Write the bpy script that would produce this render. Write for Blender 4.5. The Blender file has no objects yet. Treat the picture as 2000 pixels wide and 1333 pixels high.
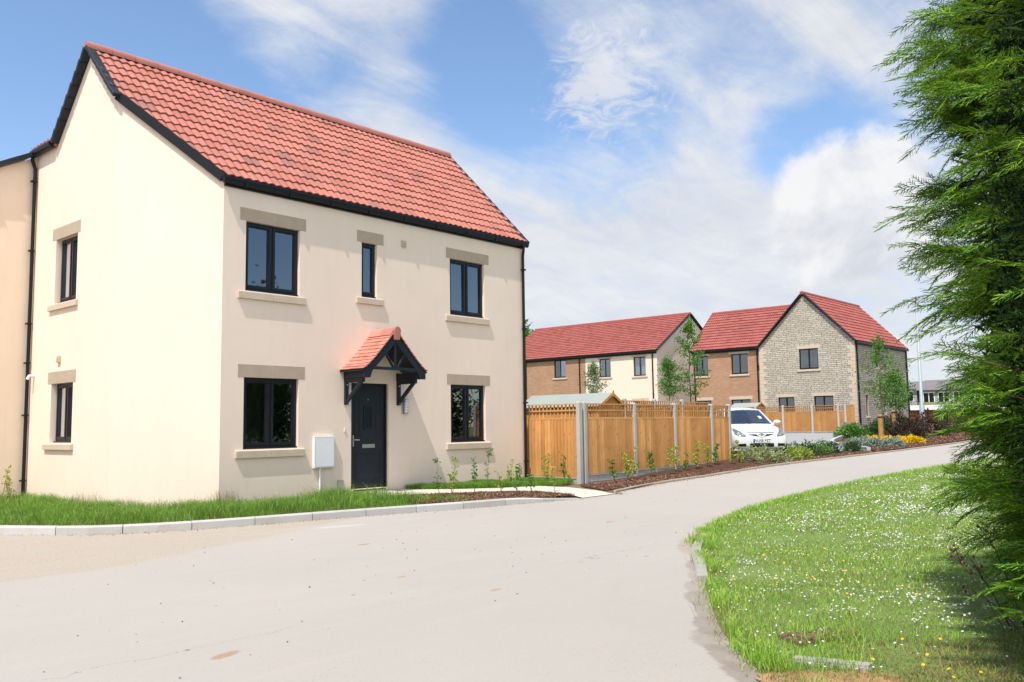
import bpy, bmesh, math, random
import numpy as np
from mathutils import Vector, Matrix, noise as mnoise
random.seed(7); RNG = np.random.default_rng(11)
S = bpy.context.scene
COL = S.collection
R = math.radians

# ---------------------------------------------------------------- camera
CAM = Vector((-6.8577, -13.9645, 1.2122))
FWD = Vector((0.7456, 0.6596, 0.0953)).normalized()
RGT = Vector((0.6634, -0.7481, -0.0142)); RGT = (RGT - FWD * RGT.dot(FWD)).normalized()
UPV = RGT.cross(FWD)
cam = bpy.data.cameras.new('camera'); camo = bpy.data.objects.new('camera', cam); COL.objects.link(camo)
camo.matrix_world = Matrix(((RGT.x, UPV.x, -FWD.x, CAM.x), (RGT.y, UPV.y, -FWD.y, CAM.y), (RGT.z, UPV.z, -FWD.z, CAM.z), (0, 0, 0, 1)))
cam.sensor_width = 36; cam.lens = 30.94; cam.clip_start = .05; cam.clip_end = 3000
S.camera = camo
def viewdir(u, v): return (FWD + RGT * ((u - 1000) / 1719.) - UPV * ((v - 666.5) / 1719.)).normalized()

# ---------------------------------------------------------------- light
SUN_AZ = math.atan2(-.276, -.961); SUN_EL = R(62)
SUN_STRENGTH = 3.4; SKY_STRENGTH = 0.13; EXPOSURE = 0.64
sl = bpy.data.lights.new('sun', 'SUN'); sl.energy = SUN_STRENGTH; sl.angle = R(.55); sl.color = (1, .965, .9)
so = bpy.data.objects.new('sun', sl); COL.objects.link(so)
sd = Vector((math.cos(SUN_AZ) * math.cos(SUN_EL), math.sin(SUN_AZ) * math.cos(SUN_EL), math.sin(SUN_EL)))
so.rotation_euler = sd.to_track_quat('Z', 'Y').to_euler()
S.view_settings.view_transform = 'Standard'; S.view_settings.look = 'None'
S.view_settings.exposure = EXPOSURE; S.view_settings.gamma = 1
S.cycles.max_bounces = 8; S.cycles.transparent_max_bounces = 12

W = bpy.data.worlds.new('World'); S.world = W; W.use_nodes = True
def build_world():
    nt = W.node_tree; N = nt.nodes; L = nt.links; N.clear()
    out = N.new('ShaderNodeOutputWorld'); bg = N.new('ShaderNodeBackground'); L.new(bg.outputs[0], out.inputs[0])
    bg.inputs[1].default_value = SKY_STRENGTH
    sky = N.new('ShaderNodeTexSky'); sky.sky_type = 'NISHITA'; sky.sun_disc = False
    sky.sun_elevation = SUN_EL; sky.sun_rotation = math.pi / 2 - SUN_AZ; sky.air_density = 1.0; sky.dust_density = .15; sky.ozone_density = 3.2
    tc = N.new('ShaderNodeTexCoord')
    nrm = N.new('ShaderNodeVectorMath'); nrm.operation = 'NORMALIZE'; L.new(tc.outputs['Generated'], nrm.inputs[0])
    D = nrm.outputs[0]
    def m(op, a, b=None, c=None, clamp=False):
        n = N.new('ShaderNodeMath'); n.operation = op; n.use_clamp = clamp
        for i, x in enumerate((a, b, c)):
            if x is None: continue
            if isinstance(x, (int, float)): n.inputs[i].default_value = x
            else: L.new(x, n.inputs[i])
        return n.outputs[0]
    sep = N.new('ShaderNodeSeparateXYZ'); L.new(D, sep.inputs[0])
    # clouds lie on a sheet overhead: project the direction on it
    h = m('ADD', m('MAXIMUM', sep.outputs[2], 0), .22)
    cv = N.new('ShaderNodeCombineXYZ'); L.new(m('DIVIDE', sep.outputs[0], h), cv.inputs[0]); L.new(m('DIVIDE', sep.outputs[1], h), cv.inputs[1])
    def nz(vec, scale, detail, rough, dist=0, off=0):
        mp = N.new('ShaderNodeMapping'); mp.inputs[1].default_value = (off, off * .7, 0); L.new(vec, mp.inputs[0])
        n = N.new('ShaderNodeTexNoise'); n.inputs['Scale'].default_value = scale; n.inputs['Detail'].default_value = detail
        n.inputs['Roughness'].default_value = rough; n.inputs['Distortion'].default_value = dist; L.new(mp.outputs[0], n.inputs[0]); return n.outputs[0]
    big = nz(cv.outputs[0], 1.5, 9, .60, .5, 3.1)
    fine = nz(cv.outputs[0], 7, 8, .66, .7, 1.7)
    mp = N.new('ShaderNodeMapping'); mp.inputs[2].default_value = (0, 0, .55); mp.inputs[3].default_value = (.8, 2.6, 1); L.new(cv.outputs[0], mp.inputs[0])
    streak = nz(mp.outputs[0], 2.2, 9, .62, .6, 7.7)
    puff = nz(D, 8, 9, .60, .25, 5.3)
    def blob(u, v, r, amp):
        d = N.new('ShaderNodeVectorMath'); d.operation = 'DISTANCE'; L.new(D, d.inputs[0]); d.inputs[1].default_value = viewdir(u, v)
        mr = N.new('ShaderNodeMapRange'); mr.interpolation_type = 'SMOOTHSTEP'; mr.inputs[1].default_value = 0; mr.inputs[2].default_value = r / 1719.
        mr.inputs[3].default_value = amp; mr.inputs[4].default_value = 0; L.new(d.outputs['Value'], mr.inputs[0]); return mr.outputs[0]
    bias = None
    for b in [(60, 120, 480, -.34), (250, 300, 330, -.14), (920, 130, 170, -.24), (1010, 240, 230, -.28), (1250, 260, 220, -.24), (1480, 110, 120, -.12),
              (1620, 240, 170, -.34), (1500, 310, 120, -.16), (970, 20, 150, -.14), (330, 60, 200, -.15), (640, 190, 260, -.20), (480, 150, 260, -.16),
              (620, -30, 330, .26), (1650, 40, 260, .22), (1350, 430, 400, .14), (900, 420, 280, .16), (760, 250, 170, .14), (1200, 560, 400, .16),
              (1540, 640, 400, .16), (1400, 150, 160, .10), (1350, 330, 160, .10)]:
        x = blob(*b); bias = x if bias is None else m('ADD', bias, x)
    d = N.new('ShaderNodeVectorMath'); d.operation = 'DISTANCE'; L.new(D, d.inputs[0]); d.inputs[1].default_value = Vector((.55, -.80, .22)).normalized()
    mr = N.new('ShaderNodeMapRange'); mr.interpolation_type = 'SMOOTHSTEP'; mr.inputs[2].default_value = .75; mr.inputs[3].default_value = -.75; mr.inputs[4].default_value = 0; L.new(d.outputs['Value'], mr.inputs[0]); bias = m('ADD', bias, mr.outputs[0])
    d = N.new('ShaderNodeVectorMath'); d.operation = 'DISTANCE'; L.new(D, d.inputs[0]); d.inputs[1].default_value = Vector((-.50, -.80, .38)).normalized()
    mr = N.new('ShaderNodeMapRange'); mr.interpolation_type = 'SMOOTHSTEP'; mr.inputs[2].default_value = 1.15; mr.inputs[3].default_value = 1; mr.inputs[4].default_value = 0; L.new(d.outputs['Value'], mr.inputs[0]); fill_cloud = mr.outputs[0]; bias = m('ADD', bias, m('MULTIPLY', fill_cloud, .6))  # unseen bright cloud added behind the camera as fill for the front wall
    hz = N.new('ShaderNodeMapRange'); hz.inputs[1].default_value = .0; hz.inputs[2].default_value = .40; hz.inputs[3].default_value = .22; hz.inputs[4].default_value = 0
    L.new(sep.outputs[2], hz.inputs[0])
    tot = m('ADD', m('ADD', m('ADD', m('ADD', m('MULTIPLY', big, .50), m('MULTIPLY', fine, .22)), m('MULTIPLY', streak, .50)), bias), hz.outputs[0])
    mask = N.new('ShaderNodeMapRange'); mask.interpolation_type = 'SMOOTHSTEP'; mask.inputs[1].default_value = .43; mask.inputs[2].default_value = .86; L.new(tot, mask.inputs[0])
    # broken mackerel patch
    wisp = m('ADD', m('ADD', blob(1210, 140, 250, .36), blob(1110, 190, 150, .12)), m('MULTIPLY', nz(cv.outputs[0], 13, 7, .70, 1.2, .3), .80))
    wm = N.new('ShaderNodeMapRange'); wm.interpolation_type = 'SMOOTHSTEP'; wm.inputs[1].default_value = .58; wm.inputs[2].default_value = .86; L.new(wisp, wm.inputs[0])
    # cumulus heap at the right
    cu = m('ADD', m('ADD', m('ADD', blob(1710, 390, 230, .62), blob(1590, 480, 230, .42)), blob(1250, 330, 100, .32)), m('MULTIPLY', puff, .85))
    cm = N.new('ShaderNodeMapRange'); cm.interpolation_type = 'SMOOTHSTEP'; cm.inputs[1].default_value = .70; cm.inputs[2].default_value = .88; L.new(cu, cm.inputs[0])
    g = .90 / (SKY_STRENGTH * 2 ** EXPOSURE)
    cr = N.new('ShaderNodeValToRGB'); L.new(m('ADD', m('MULTIPLY', fine, .4), m('MULTIPLY', streak, .6)), cr.inputs[0]); e = cr.color_ramp.elements
    e[0].position = .34; e[0].color = (.78, .84, .96, 1); e[1].position = .62; e[1].color = (.98, .99, 1.01, 1)
    def mul(col, k):
        v = N.new('ShaderNodeVectorMath'); v.operation = 'SCALE'; L.new(col, v.inputs[0])
        if isinstance(k, (int, float)): v.inputs[3].default_value = k
        else: L.new(k, v.inputs[3])
        return v.outputs[0]
    ccol = mul(cr.outputs[0], m('MULTIPLY', m('MULTIPLY', m('ADD', m('MULTIPLY', big, .3), .80), m('ADD', m('MULTIPLY', fill_cloud, 1.1), 1)), g))
    pc = N.new('ShaderNodeValToRGB'); L.new(puff, pc.inputs[0]); e = pc.color_ramp.elements
    e[0].position = .36; e[0].color = (.70, .74, .84, 1); e[1].position = .58; e[1].color = (1.05, 1.05, 1.06, 1)
    pcol = mul(pc.outputs[0], g * .98)
    def mix(f, a, b):
        n = N.new('ShaderNodeMix'); n.data_type = 'RGBA'
        if isinstance(f, (int, float)): n.inputs[0].default_value = f
        else: L.new(f, n.inputs[0])
        L.new(a, n.inputs[6]); L.new(b, n.inputs[7]); return n.outputs[2]
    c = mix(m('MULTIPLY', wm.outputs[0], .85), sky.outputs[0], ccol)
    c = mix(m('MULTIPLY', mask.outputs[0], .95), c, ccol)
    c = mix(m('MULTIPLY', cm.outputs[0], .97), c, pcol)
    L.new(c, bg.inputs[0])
build_world()

# ---------------------------------------------------------------- materials
class NT:
    def __init__(s, name):
        s.m = bpy.data.materials.new(name); s.m.use_nodes = True; s.nt = s.m.node_tree; s.N = s.nt.nodes; s.L = s.nt.links
        s.b = s.N['Principled BSDF']
    def put(s, sock, v):
        if v is None: return
        if isinstance(v, bpy.types.NodeSocket): s.L.new(v, sock)
        elif isinstance(v, (tuple, list)) and len(v) == 3 and sock.type == 'RGBA': sock.default_value = (*v, 1)
        else: sock.default_value = v
    def n(s, t, ins=None, **kw):
        x = s.N.new('ShaderNode' + t)
        for k, v in kw.items(): setattr(x, k, v)
        for k, v in (ins or {}).items(): s.put(x.inputs[k], v)
        return x
    def math(s, op, a, b=None, clamp=False):
        x = s.n('Math', operation=op, use_clamp=clamp); s.put(x.inputs[0], a); s.put(x.inputs[1], b); return x.outputs[0]
    def ob(s, scale=(1, 1, 1)):
        t = s.n('TexCoord'); mp = s.n('Mapping', {'Vector': t.outputs['Object'], 'Scale': scale}); return mp.outputs[0]
    def noise(s, vec, scale, detail=4, rough=.55, dist=0):
        return s.n('TexNoise', {'Vector': vec, 'Scale': scale, 'Detail': detail, 'Roughness': rough, 'Distortion': dist}).outputs[0]
    def ramp(s, f, *stops):
        x = s.n('ValToRGB', {'Fac': f}); e = x.color_ramp.elements
        while len(e) < len(stops): e.new(.5)
        for el, (p, c) in zip(e, stops): el.position = p; el.color = (*c, 1) if len(c) == 3 else c
        return x.outputs[0]
    def rng(s, f, a, b, c=0, d=1, smooth=False):
        x = s.n('MapRange', {'Value': f, 1: a, 2: b, 3: c, 4: d})
        if smooth: x.interpolation_type = 'SMOOTHSTEP'
        return x.outputs[0]
    def mix(s, f, a, b, mode='MIX'):
        x = s.n('Mix', data_type='RGBA', blend_type=mode); s.put(x.inputs[0], f); s.put(x.inputs[6], a); s.put(x.inputs[7], b); return x.outputs[2]
    def bump(s, h, strength=.3, dist=.01):
        x = s.n('Bump', {'Height': h, 'Strength': strength, 'Distance': dist}); s.put(s.b.inputs['Normal'], x.outputs[0]); return x
    def island(s): return s.n('NewGeometry').outputs['Random Per Island']
    def set(s, col=None, rough=.6, metal=0, spec=None):
        s.put(s.b.inputs['Base Color'], col); s.put(s.b.inputs['Roughness'], rough); s.put(s.b.inputs['Metallic'], metal)
        if spec is not None: s.put(s.b.inputs['Specular IOR Level'], spec)
        return s.m
def k3(c, k): return tuple(x * k for x in c)
def m_plain(name, col, rough=.5, metal=0, var=.12, scale=6, bump=.0, bscale=60, spec=None):
    t = NT(name); o = t.ob(); f = t.noise(o, scale, 5, .6)
    c = t.ramp(f, (.25, k3(col, 1 - var)), (.75, k3(col, 1 + var)))
    if bump: t.bump(t.noise(o, bscale, 4, .7), bump, .004)
    return t.set(c, rough, metal, spec)
M = {}
def m_render(name, col):
    t = NT(name); o = t.ob(); big = t.noise(o, .55, 5, .6, .4); fine = t.noise(o, 140, 3, .7)
    st = t.noise(t.ob((3, 3, .35)), 2.2, 5, .65)
    c = t.ramp(big, (.3, k3(col, .955)), (.7, k3(col, 1.03)))
    c = t.mix(t.rng(st, .50, .8, 0, .35), c, k3(col, .86))
    c = t.mix(t.rng(fine, .35, .75, 0, .10), c, k3(col, .8))
    low = t.n('SeparateXYZ', {0: t.ob()}).outputs[2]
    sp = t.math('ADD', low, t.math('MULTIPLY', t.noise(o, 3, 6, .75), .5))
    c = t.mix(t.rng(sp, .12, .42, .30, 0, True), c, (.42, .33, .22))
    t.bump(t.math('ADD', fine, t.math('MULTIPLY', big, 3)), .35, .004)
    return t.set(c, .92, spec=.25)
M['render'] = m_render('cream_render', (.83, .685, .565))
M['render_peach'] = m_render('peach_render', (.83, .675, .525))
def m_tile(name, a, b, c_):
    t = NT(name); r = t.island(); o = t.ob()
    c = t.ramp(r, (0, a), (.5, b), (.86, k3(b, .93)), (1, c_))
    n = t.noise(o, 2.2, 6, .65); c = t.mix(t.rng(n, .50, .78, 0, .30), c, k3(a, .62))
    c = t.mix(t.rng(t.noise(o, 30, 4, .7), .45, .8, 0, .25), c, k3(b, 1.18))
    t.bump(t.noise(o, 120, 3, .7), .25, .003)
    return t.set(c, .72, spec=.35)
M['tile'] = m_tile('red_roof_tile', (.36, .125, .09), (.44, .162, .12), (.26, .115, .10))
M['tile_far'] = m_tile('deep_red_roof_tile', (.285, .075, .062), (.345, .10, .082), (.235, .07, .06))
M['claytile'] = m_tile('orange_clay_tile', (.46, .165, .12), (.56, .225, .165), (.36, .125, .10))
M['ridge'] = m_plain('ridge_tile', (.42, .16, .125), .8, var=.14, scale=3, bump=.3)
M['ridge_far'] = m_plain('far_ridge_tile', (.30, .07, .06), .8, var=.14, scale=3)
M['black'] = m_plain('black_plastic', (.006, .0065, .008), .42, var=.2, spec=.3)
M['verge'] = m_plain('dark_slate_verge', (.016, .022, .030), .6, var=.25, scale=3, spec=.35)
M['navy'] = m_plain('dark_blue_timber_paint', (.010, .014, .022), .5, var=.2, scale=4, bump=.1, spec=.35)
M['frame'] = m_plain('anthracite_window_frame', (.010, .0105, .016), .36, var=.1, spec=.38)
M['stone'] = m_plain('pale_reconstituted_stone', (.56, .455, .35), .9, var=.08, scale=5, bump=.35, bscale=120)
M['lint'] = m_plain('buff_reconstituted_stone', (.44, .345, .26), .9, var=.08, scale=5, bump=.35, bscale=120)
M['white'] = m_plain('white_plastic', (.78, .79, .80), .4, var=.03)
M['cement'] = m_plain('cement_grey', (.35, .33, .30), .9, var=.1, bump=.3)
M['steel'] = m_plain('brushed_steel', (.55, .55, .55), .35, 1, var=.05)
M['chrome'] = m_plain('chrome', (.75, .76, .78), .12, 1, var=.02)
M['room'] = m_plain('room_wall', (.42, .42, .41), .9, var=.05)
M['roomdark'] = m_plain('room_floor', (.06, .05, .045), .8, var=.2)
M['curtain'] = m_plain('white_curtain', (.75, .75, .76), .9, var=.08, scale=20)
def m_glass(name, tint, refl=.5):
    t = NT(name); g = t.n('BsdfGlossy', {'Color': (.9, .94, 1), 'Roughness': .015}); tr = t.n('BsdfTransparent', {'Color': tint})
    fr = t.n('Fresnel', {'IOR': 1.52}); f = t.math('ADD', t.math('MULTIPLY', fr.outputs[0], 1.5), .12, True)
    mx = t.n('MixShader', {0: f}); t.L.new(tr.outputs[0], mx.inputs[1]); t.L.new(g.outputs[0], mx.inputs[2])
    bp = t.n('Bump', {'Height': t.noise(t.ob(), 1.6, 2, .5), 'Strength': .06, 'Distance': .02}); t.L.new(bp.outputs[0], g.inputs['Normal'])
    t.L.new(mx.outputs[0], t.N['Material Output'].inputs[0]); return t.m
M['glass'] = m_glass('window_glass', (.52, .57, .58, 1))
M['carglass'] = m_glass('tinted_car_glass', (.35, .42, .45, 1))
def m_brick(name, axis, c1, c2, mortar, bw, bh, ms, distort=0, irregular=False, bump=.5):
    t = NT(name); o = t.ob(); s = t.n('SeparateXYZ', {0: o}); h = s.outputs[1 if axis == 'x' else 0]
    cv = t.n('CombineXYZ', {0: h, 1: s.outputs[2], 2: 0}).outputs[0]
    if distort:
        nn = t.n('TexNoise', {'Vector': cv, 'Scale': 2.2, 'Detail': 3}); sb = t.n('VectorMath', {0: nn.outputs['Color'], 1: (.5, .5, .5)}, operation='SUBTRACT')
        sc = t.n('VectorMath', {0: sb.outputs[0], 'Scale': distort}, operation='SCALE'); ad = t.n('VectorMath', {0: cv, 1: sc.outputs[0]}, operation='ADD'); cv = ad.outputs[0]
    b = t.n('TexBrick', {'Vector': cv, 'Color1': c1, 'Color2': c2, 'Mortar': mortar, 'Scale': 1, 'Mortar Size': ms, 'Mortar Smooth': .2, 'Bias': 0, 'Brick Width': bw, 'Row Height': bh})
    b.offset = .5
    if irregular: b.squash = 1.7; b.squash_frequency = 3; b.offset_frequency = 2
    c = b.outputs[0]
    c = t.mix(t.rng(t.noise(o, .8, 5, .6), .4, .75, 0, .3), c, k3(c1, .75))
    c = t.mix(t.rng(t.noise(o, 7, 4, .7), .5, .8, 0, .5), c, k3(c2, 1.1))
    inv = t.math('SUBTRACT', 1, b.outputs[1]); t.bump(inv, bump, .012)
    return t.set(c, .92, spec=.2)
for ax in 'xy':
    M['brick_' + ax] = m_brick('buff_brick_' + ax, ax, (.37, .20, .12), (.47, .265, .165), (.44, .33, .24), .225, .075, .008)
    M['rubble_' + ax] = m_brick('coursed_rubble_stone_' + ax, ax, (.42, .37, .30), (.55, .49, .41), (.15, .12, .095), .31, .112, .013, .12, True, 1.0)
    M['redbrick_' + ax] = m_brick('red_brick_' + ax, ax, (.30, .07, .035), (.36, .09, .05), (.25, .12, .08), .225, .075, .008)
def m_wood(name, a, b, dark):
    t = NT(name); r = t.island(); o = t.ob(); g = t.noise(t.ob((14, 14, .9)), 3, 6, .6, .8)
    c = t.ramp(r, (0, a), (1, b)); c = t.mix(t.rng(g, .45, .75, 0, .55), c, dark)
    v = t.n('TexVoronoi', {'Vector': t.ob((1, 1, .45)), 'Scale': 7.5, 'Randomness': 1}); kn = t.rng(v.outputs[0], .05, .17, 1, 0, True)
    c = t.mix(t.math('MULTIPLY', kn, .75), c, k3(dark, .4))
    big = t.noise(o, 1.1, 4, .6); c = t.mix(t.rng(big, .45, .7, 0, .35), c, k3(dark, .85)); t.bump(g, .3, .004)
    return t.set(c, .75, spec=.25)
M['wood'] = m_wood('orange_treated_timber', (.50, .235, .07), (.74, .39, .14), (.27, .105, .032))
M['wood_pale'] = m_wood('pale_treated_timber', (.40, .195, .065), (.52, .27, .095), (.25, .11, .035))
M['stake'] = m_wood('round_stake_timber', (.40, .22, .07), (.46, .26, .09), (.25, .12, .03))
M['conc'] = m_plain('grey_concrete', (.42, .41, .39), .93, var=.12, scale=4, bump=.5, bscale=50)
M['felt'] = m_plain('green_grey_roof_felt', (.28, .31, .285), .95, var=.06, scale=2, bump=.3)
M['kerb'] = None
def m_kerb():
    t = NT('pale_concrete_kerb'); o = t.ob(); r = t.island()
    c = t.ramp(r, (0, (.42, .41, .39)), (1, (.52, .51, .485))); n = t.noise(o, 3.5, 6, .7)
    c = t.mix(t.rng(n, .45, .75, 0, .4), c, (.36, .30, .22)); c = t.mix(t.rng(t.noise(o, 60, 3, .7), .5, .8, 0, .4), c, (.60, .59, .57))
    t.bump(t.noise(o, 90, 4, .7), .4, .004); return t.set(c, .9, spec=.25)
M['kerb'] = m_kerb()
def m_road():
    t = NT('dusty_pale_tarmac'); o = t.ob(); base = (.355, .322, .29)
    n1 = t.noise(o, .22, 6, .6, .6); c = t.ramp(n1, (.3, k3(base, .94)), (.7, k3(base, 1.05)))
    n2 = t.noise(o, 1.6, 8, .7, .5); c = t.mix(t.rng(n2, .5, .78, 0, .25), c, (.42, .35, .27))
    gr = t.noise(o, 190, 3, .85); c = t.mix(t.rng(gr, .30, .70, 0, .6), c, (.45, .415, .37)); gd = t.noise(o, 75, 3, .8); c = t.mix(t.rng(gd, .56, .74, 0, .45), c, (.20, .175, .15))
    sp = t.n('TexVoronoi', {'Vector': o, 'Scale': 26}); c = t.mix(t.math('MULTIPLY', t.rng(sp.outputs[0], .10, .16, 1, 0), t.rng(t.noise(o, 1.3, 3, .6), .56, .66, 0, .7)), c, (.16, .14, .12))
    sp3 = t.n('TexVoronoi', {'Vector': o, 'Scale': 1.9}); c = t.mix(t.math('MULTIPLY', t.rng(sp3.outputs[0], .03, .045, 1, 0), .8), c, (.13, .10, .075))
    # sandy drift along the near kerb and tyre-swept streaks
    sx = t.n('SeparateXYZ', {0: o}); 
    st = t.noise(t.ob((.25, 2.2, 1)), 2.0, 6, .7); c = t.mix(t.rng(st, .5, .75, 0, .22), c, (.46, .40, .33))
    X_, Y_ = sx.outputs[0], sx.outputs[1]; wn = t.math('MULTIPLY', t.math('SUBTRACT', t.noise(o, 1.6, 7, .7), .5), 1.1)
    f_ = t.math('ADD', t.math('MULTIPLY', t.math('MAXIMUM', t.math('ADD', X_, 2.4), 0), .40), -4.5)
    d_ = t.math('ADD', t.math('SUBTRACT', Y_, f_), t.math('MULTIPLY', wn, .55))
    grit = t.noise(o, 24, 8, .75); sand = t.ramp(grit, (.3, (.31, .255, .195)), (.7, (.44, .375, .30)))
    track = t.noise(t.ob((.5, 3.5, 1)), 1.6, 5, .6)
    c = t.mix(t.math('MULTIPLY', t.rng(d_, .0, .30, 0, 1, True), t.rng(track, .3, .6, .35, .9)), c, sand)
    pv = t.n('TexVoronoi', {'Vector': o, 'Scale': 34}); c = t.mix(t.math('MULTIPLY', t.rng(pv.outputs[0], .14, .22, .75, 0), t.rng(d_, -.1, .3, 0, 1)), c, (.20, .16, .12))
    def ell(x, y, rx, ry, rot, soft, wv=.5):
        mp = t.n('Mapping', {'Vector': o, 'Location': (x, y, 0), 'Rotation': (0, 0, rot), 'Scale': (rx, ry, 1)}, vector_type='TEXTURE'); s2 = t.n('SeparateXYZ', {0: mp.outputs[0]})
        dd = t.math('SQRT', t.math('ADD', t.math('MULTIPLY', s2.outputs[0], s2.outputs[0]), t.math('MULTIPLY', s2.outputs[1], s2.outputs[1])))
        return t.rng(t.math('ADD', dd, t.math('MULTIPLY', t.math('SUBTRACT', t.noise(o, 7 / max(.35, min(1, rx * 2)), 7, .75), .5), wv * 2)), 1 - soft, 1, 1, 0, True)
    rr_ = random.Random(9); band = [(-2.35, -11.85, 1.0), (-2.05, -11.5, .9), (-1.75, -11.2, .8), (-1.4, -10.95, .72), (-1.05, -10.68, .68), (-.65, -10.42, .66), (-.2, -10.12, .64), (.25, -9.85, .6), (.75, -9.56, .58), (1.3, -9.22, .56)]
    for x, y, rx, ry, rot, cc, k in [(a_, b_, .40, rr_.uniform(.09, .17) * (1.25 if a_ < -1.2 else .9), ro_, (.23, .185, .15) if a_ < 0 else (.28, .23, .185), rr_.uniform(.45, .75)) for a_, b_, ro_ in band] + [(-2.15, -11.95, .50, .26, .5, (.40, .235, .105), .95), (2.6, -8.4, .9, .16, .5, (.33, .26, .20), .6),
                           (-3.70, -8.64, .15, .06, .3, (.33, .21, .135), .8), (.3, -5.1, .12, .05, 0, (.33, .20, .12), .8), (4.1, -6.16, .11, .05, .2, (.33, .20, .12), .8), (1.53, -8.48, .05, .03, 0, (.36, .21, .12), .8), (-.95, -8.5, .09, .035, .1, (.38, .23, .13), .8), (-1.0, -7.3, .07, .03, .1, (.34, .22, .14), .8), (1.4, -3.2, .5, .12, -.2, (.52, .49, .46), .5)]:
        c = t.mix(t.math('MULTIPLY', ell(x, y, rx, ry, rot, .35), k), c, t.mix(t.rng(grit, .3, .7), k3(cc, .75), k3(cc, 1.2)))
    # long hairline crack: y = -8.0 + wobble, fading in and out
    wob = t.math('MULTIPLY', t.math('SUBTRACT', t.noise(o, .9, 6, .65), .5), 1.1)
    for x0, y0, sl_, wid in ((0, -8.12, .06, .007), (0, -6.0, -.22, .005), (4, -5.2, .05, .004)):
        ln = t.math('ADD', t.math('ADD', sx.outputs[1], -y0 + sl_ * x0), t.math('ADD', t.math('MULTIPLY', sx.outputs[0], -sl_), wob))
        cr = t.rng(t.math('ABSOLUTE', ln), 0, wid, 1, 0); cr = t.math('MULTIPLY', cr, t.rng(t.noise(o, .55, 3, .5), .42, .56, 0, .75 if y0 < -7 else .4))
        c = t.mix(cr, c, (.17, .145, .12))
    t.bump(t.math('ADD', gr, t.math('MULTIPLY', n2, 2)), .35, .004)
    return t.set(c, .93, spec=.25)
M['road'] = m_road()
def m_soil(name, a, b, sc=14, bump=.6):
    t = NT(name); o = t.ob(); n = t.noise(o, sc, 8, .7, .3); c = t.ramp(n, (.3, a), (.7, b))
    c = t.mix(t.rng(t.noise(o, 1.2, 5, .65), .5, .7, 0, .5), c, k3(b, 1.15)); v = t.n('TexVoronoi', {'Vector': o, 'Scale': 45}); c = t.mix(t.rng(v.outputs[0], .10, .22, .7, 0), c, k3(a, .6))
    t.bump(t.math('ADD', n, t.noise(o, 150, 3, .8)), bump, .012); return t.set(c, .95, spec=.2)
M['sand'] = m_soil('sandy_gravel', (.30, .24, .175), (.42, .35, .27))
M['litter'] = m_soil('orange_needle_litter', (.33, .19, .085), (.47, .30, .16), 60)
M['soil'] = m_soil('brown_soil', (.11, .075, .045), (.22, .15, .095))
M['mulchbed'] = m_soil('dark_bark_bed', (.045, .022, .014), (.13, .065, .04), 30, 1)
M['lawnbed'] = m_soil('grass_soil', (.09, .15, .03), (.20, .26, .08), 20)
M['paving'] = m_soil('cream_paving', (.50, .45, .37), (.60, .55, .46), 25, .3)
M['ground'] = m_soil('rough_ground', (.10, .13, .05), (.20, .19, .10), 3)
M['pad'] = m_plain('pale_grey_paving', (.30, .295, .29), .92, var=.1, scale=1.4, bump=.4)
def m_leaf(name, cols, rough=.6, trans=.25, sp=.15):
    t = NT(name); r = t.island(); st = [(i / max(1, len(cols) - 1), c) for i, c in enumerate(cols)]; c = t.ramp(r, *st)
    c = t.mix(t.rng(t.noise(t.ob(), 1.4, 4, .6), .35, .7, 0, .5), c, k3(cols[0], .75))
    t.set(c, rough, spec=sp); tl = t.n('BsdfTranslucent', {'Color': t.mix(.5, c, cols[-1])}); mx = t.n('MixShader', {0: trans})
    t.L.new(t.b.outputs[0], mx.inputs[1]); t.L.new(tl.outputs[0], mx.inputs[2]); t.L.new(mx.outputs[0], t.N['Material Output'].inputs[0]); return t.m
M['blade_long'] = m_leaf('long_green_grass', [(.05, .17, .010), (.11, .30, .02), (.20, .41, .04), (.40, .42, .15)])
M['blade_lawn'] = m_leaf('lawn_grass', [(.15, .35, .02), (.25, .48, .04), (.38, .58, .085), (.56, .56, .22)])
M['blade_dry'] = m_leaf('dry_grass', [(.30, .22, .09), (.40, .32, .15), (.16, .20, .05)])
M['petal'] = m_leaf('white_petal', [(.72, .68, .72), (.82, .82, .82), (.62, .52, .60)], .6, .2)
M['yellow'] = m_leaf('yellow_petal', [(.75, .48, .01), (.85, .60, .015)], .6, .15)
M['conifer'] = m_leaf('conifer_scale_leaf', [(.022, .085, .010), (.06, .19, .014), (.16, .34, .02), (.38, .54, .05)], .5, .22)
M['conifer_shade'] = m_leaf('shade_dark_conifer_leaf', [(.006, .018, .004), (.011, .032, .006), (.022, .058, .010)], .8, .0)  # near-black leaf colour carries the shade inside the crown
M['bark'] = m_plain('brown_bark', (.13, .085, .055), .9, var=.3, scale=12, bump=.6, bscale=30)
M['twig'] = m_plain('twig', (.20, .13, .08), .8, var=.2)
M['gleaf'] = m_leaf('fresh_green_leaf', [(.06, .16, .02), (.10, .24, .035), (.17, .32, .06)])
M['lime'] = m_leaf('lime_leaf', [(.19, .30, .03), (.32, .42, .06), (.45, .50, .10)])
M['dleaf'] = m_leaf('dark_green_leaf', [(.02, .06, .015), (.045, .11, .025), (.07, .15, .035)])
M['pleaf'] = m_leaf('purple_leaf', [(.045, .02, .022), (.09, .05, .04), (.06, .08, .03)])
M['variegated'] = m_leaf('variegated_leaf', [(.10, .20, .04), (.38, .42, .18), (.58, .58, .36)])
M['silver'] = m_leaf('silver_leaf', [(.20, .27, .20), (.33, .40, .32), (.45, .50, .42)])
M['birch'] = m_leaf('birch_leaf', [(.10, .17, .06), (.17, .25, .10), (.30, .36, .20)])
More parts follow.
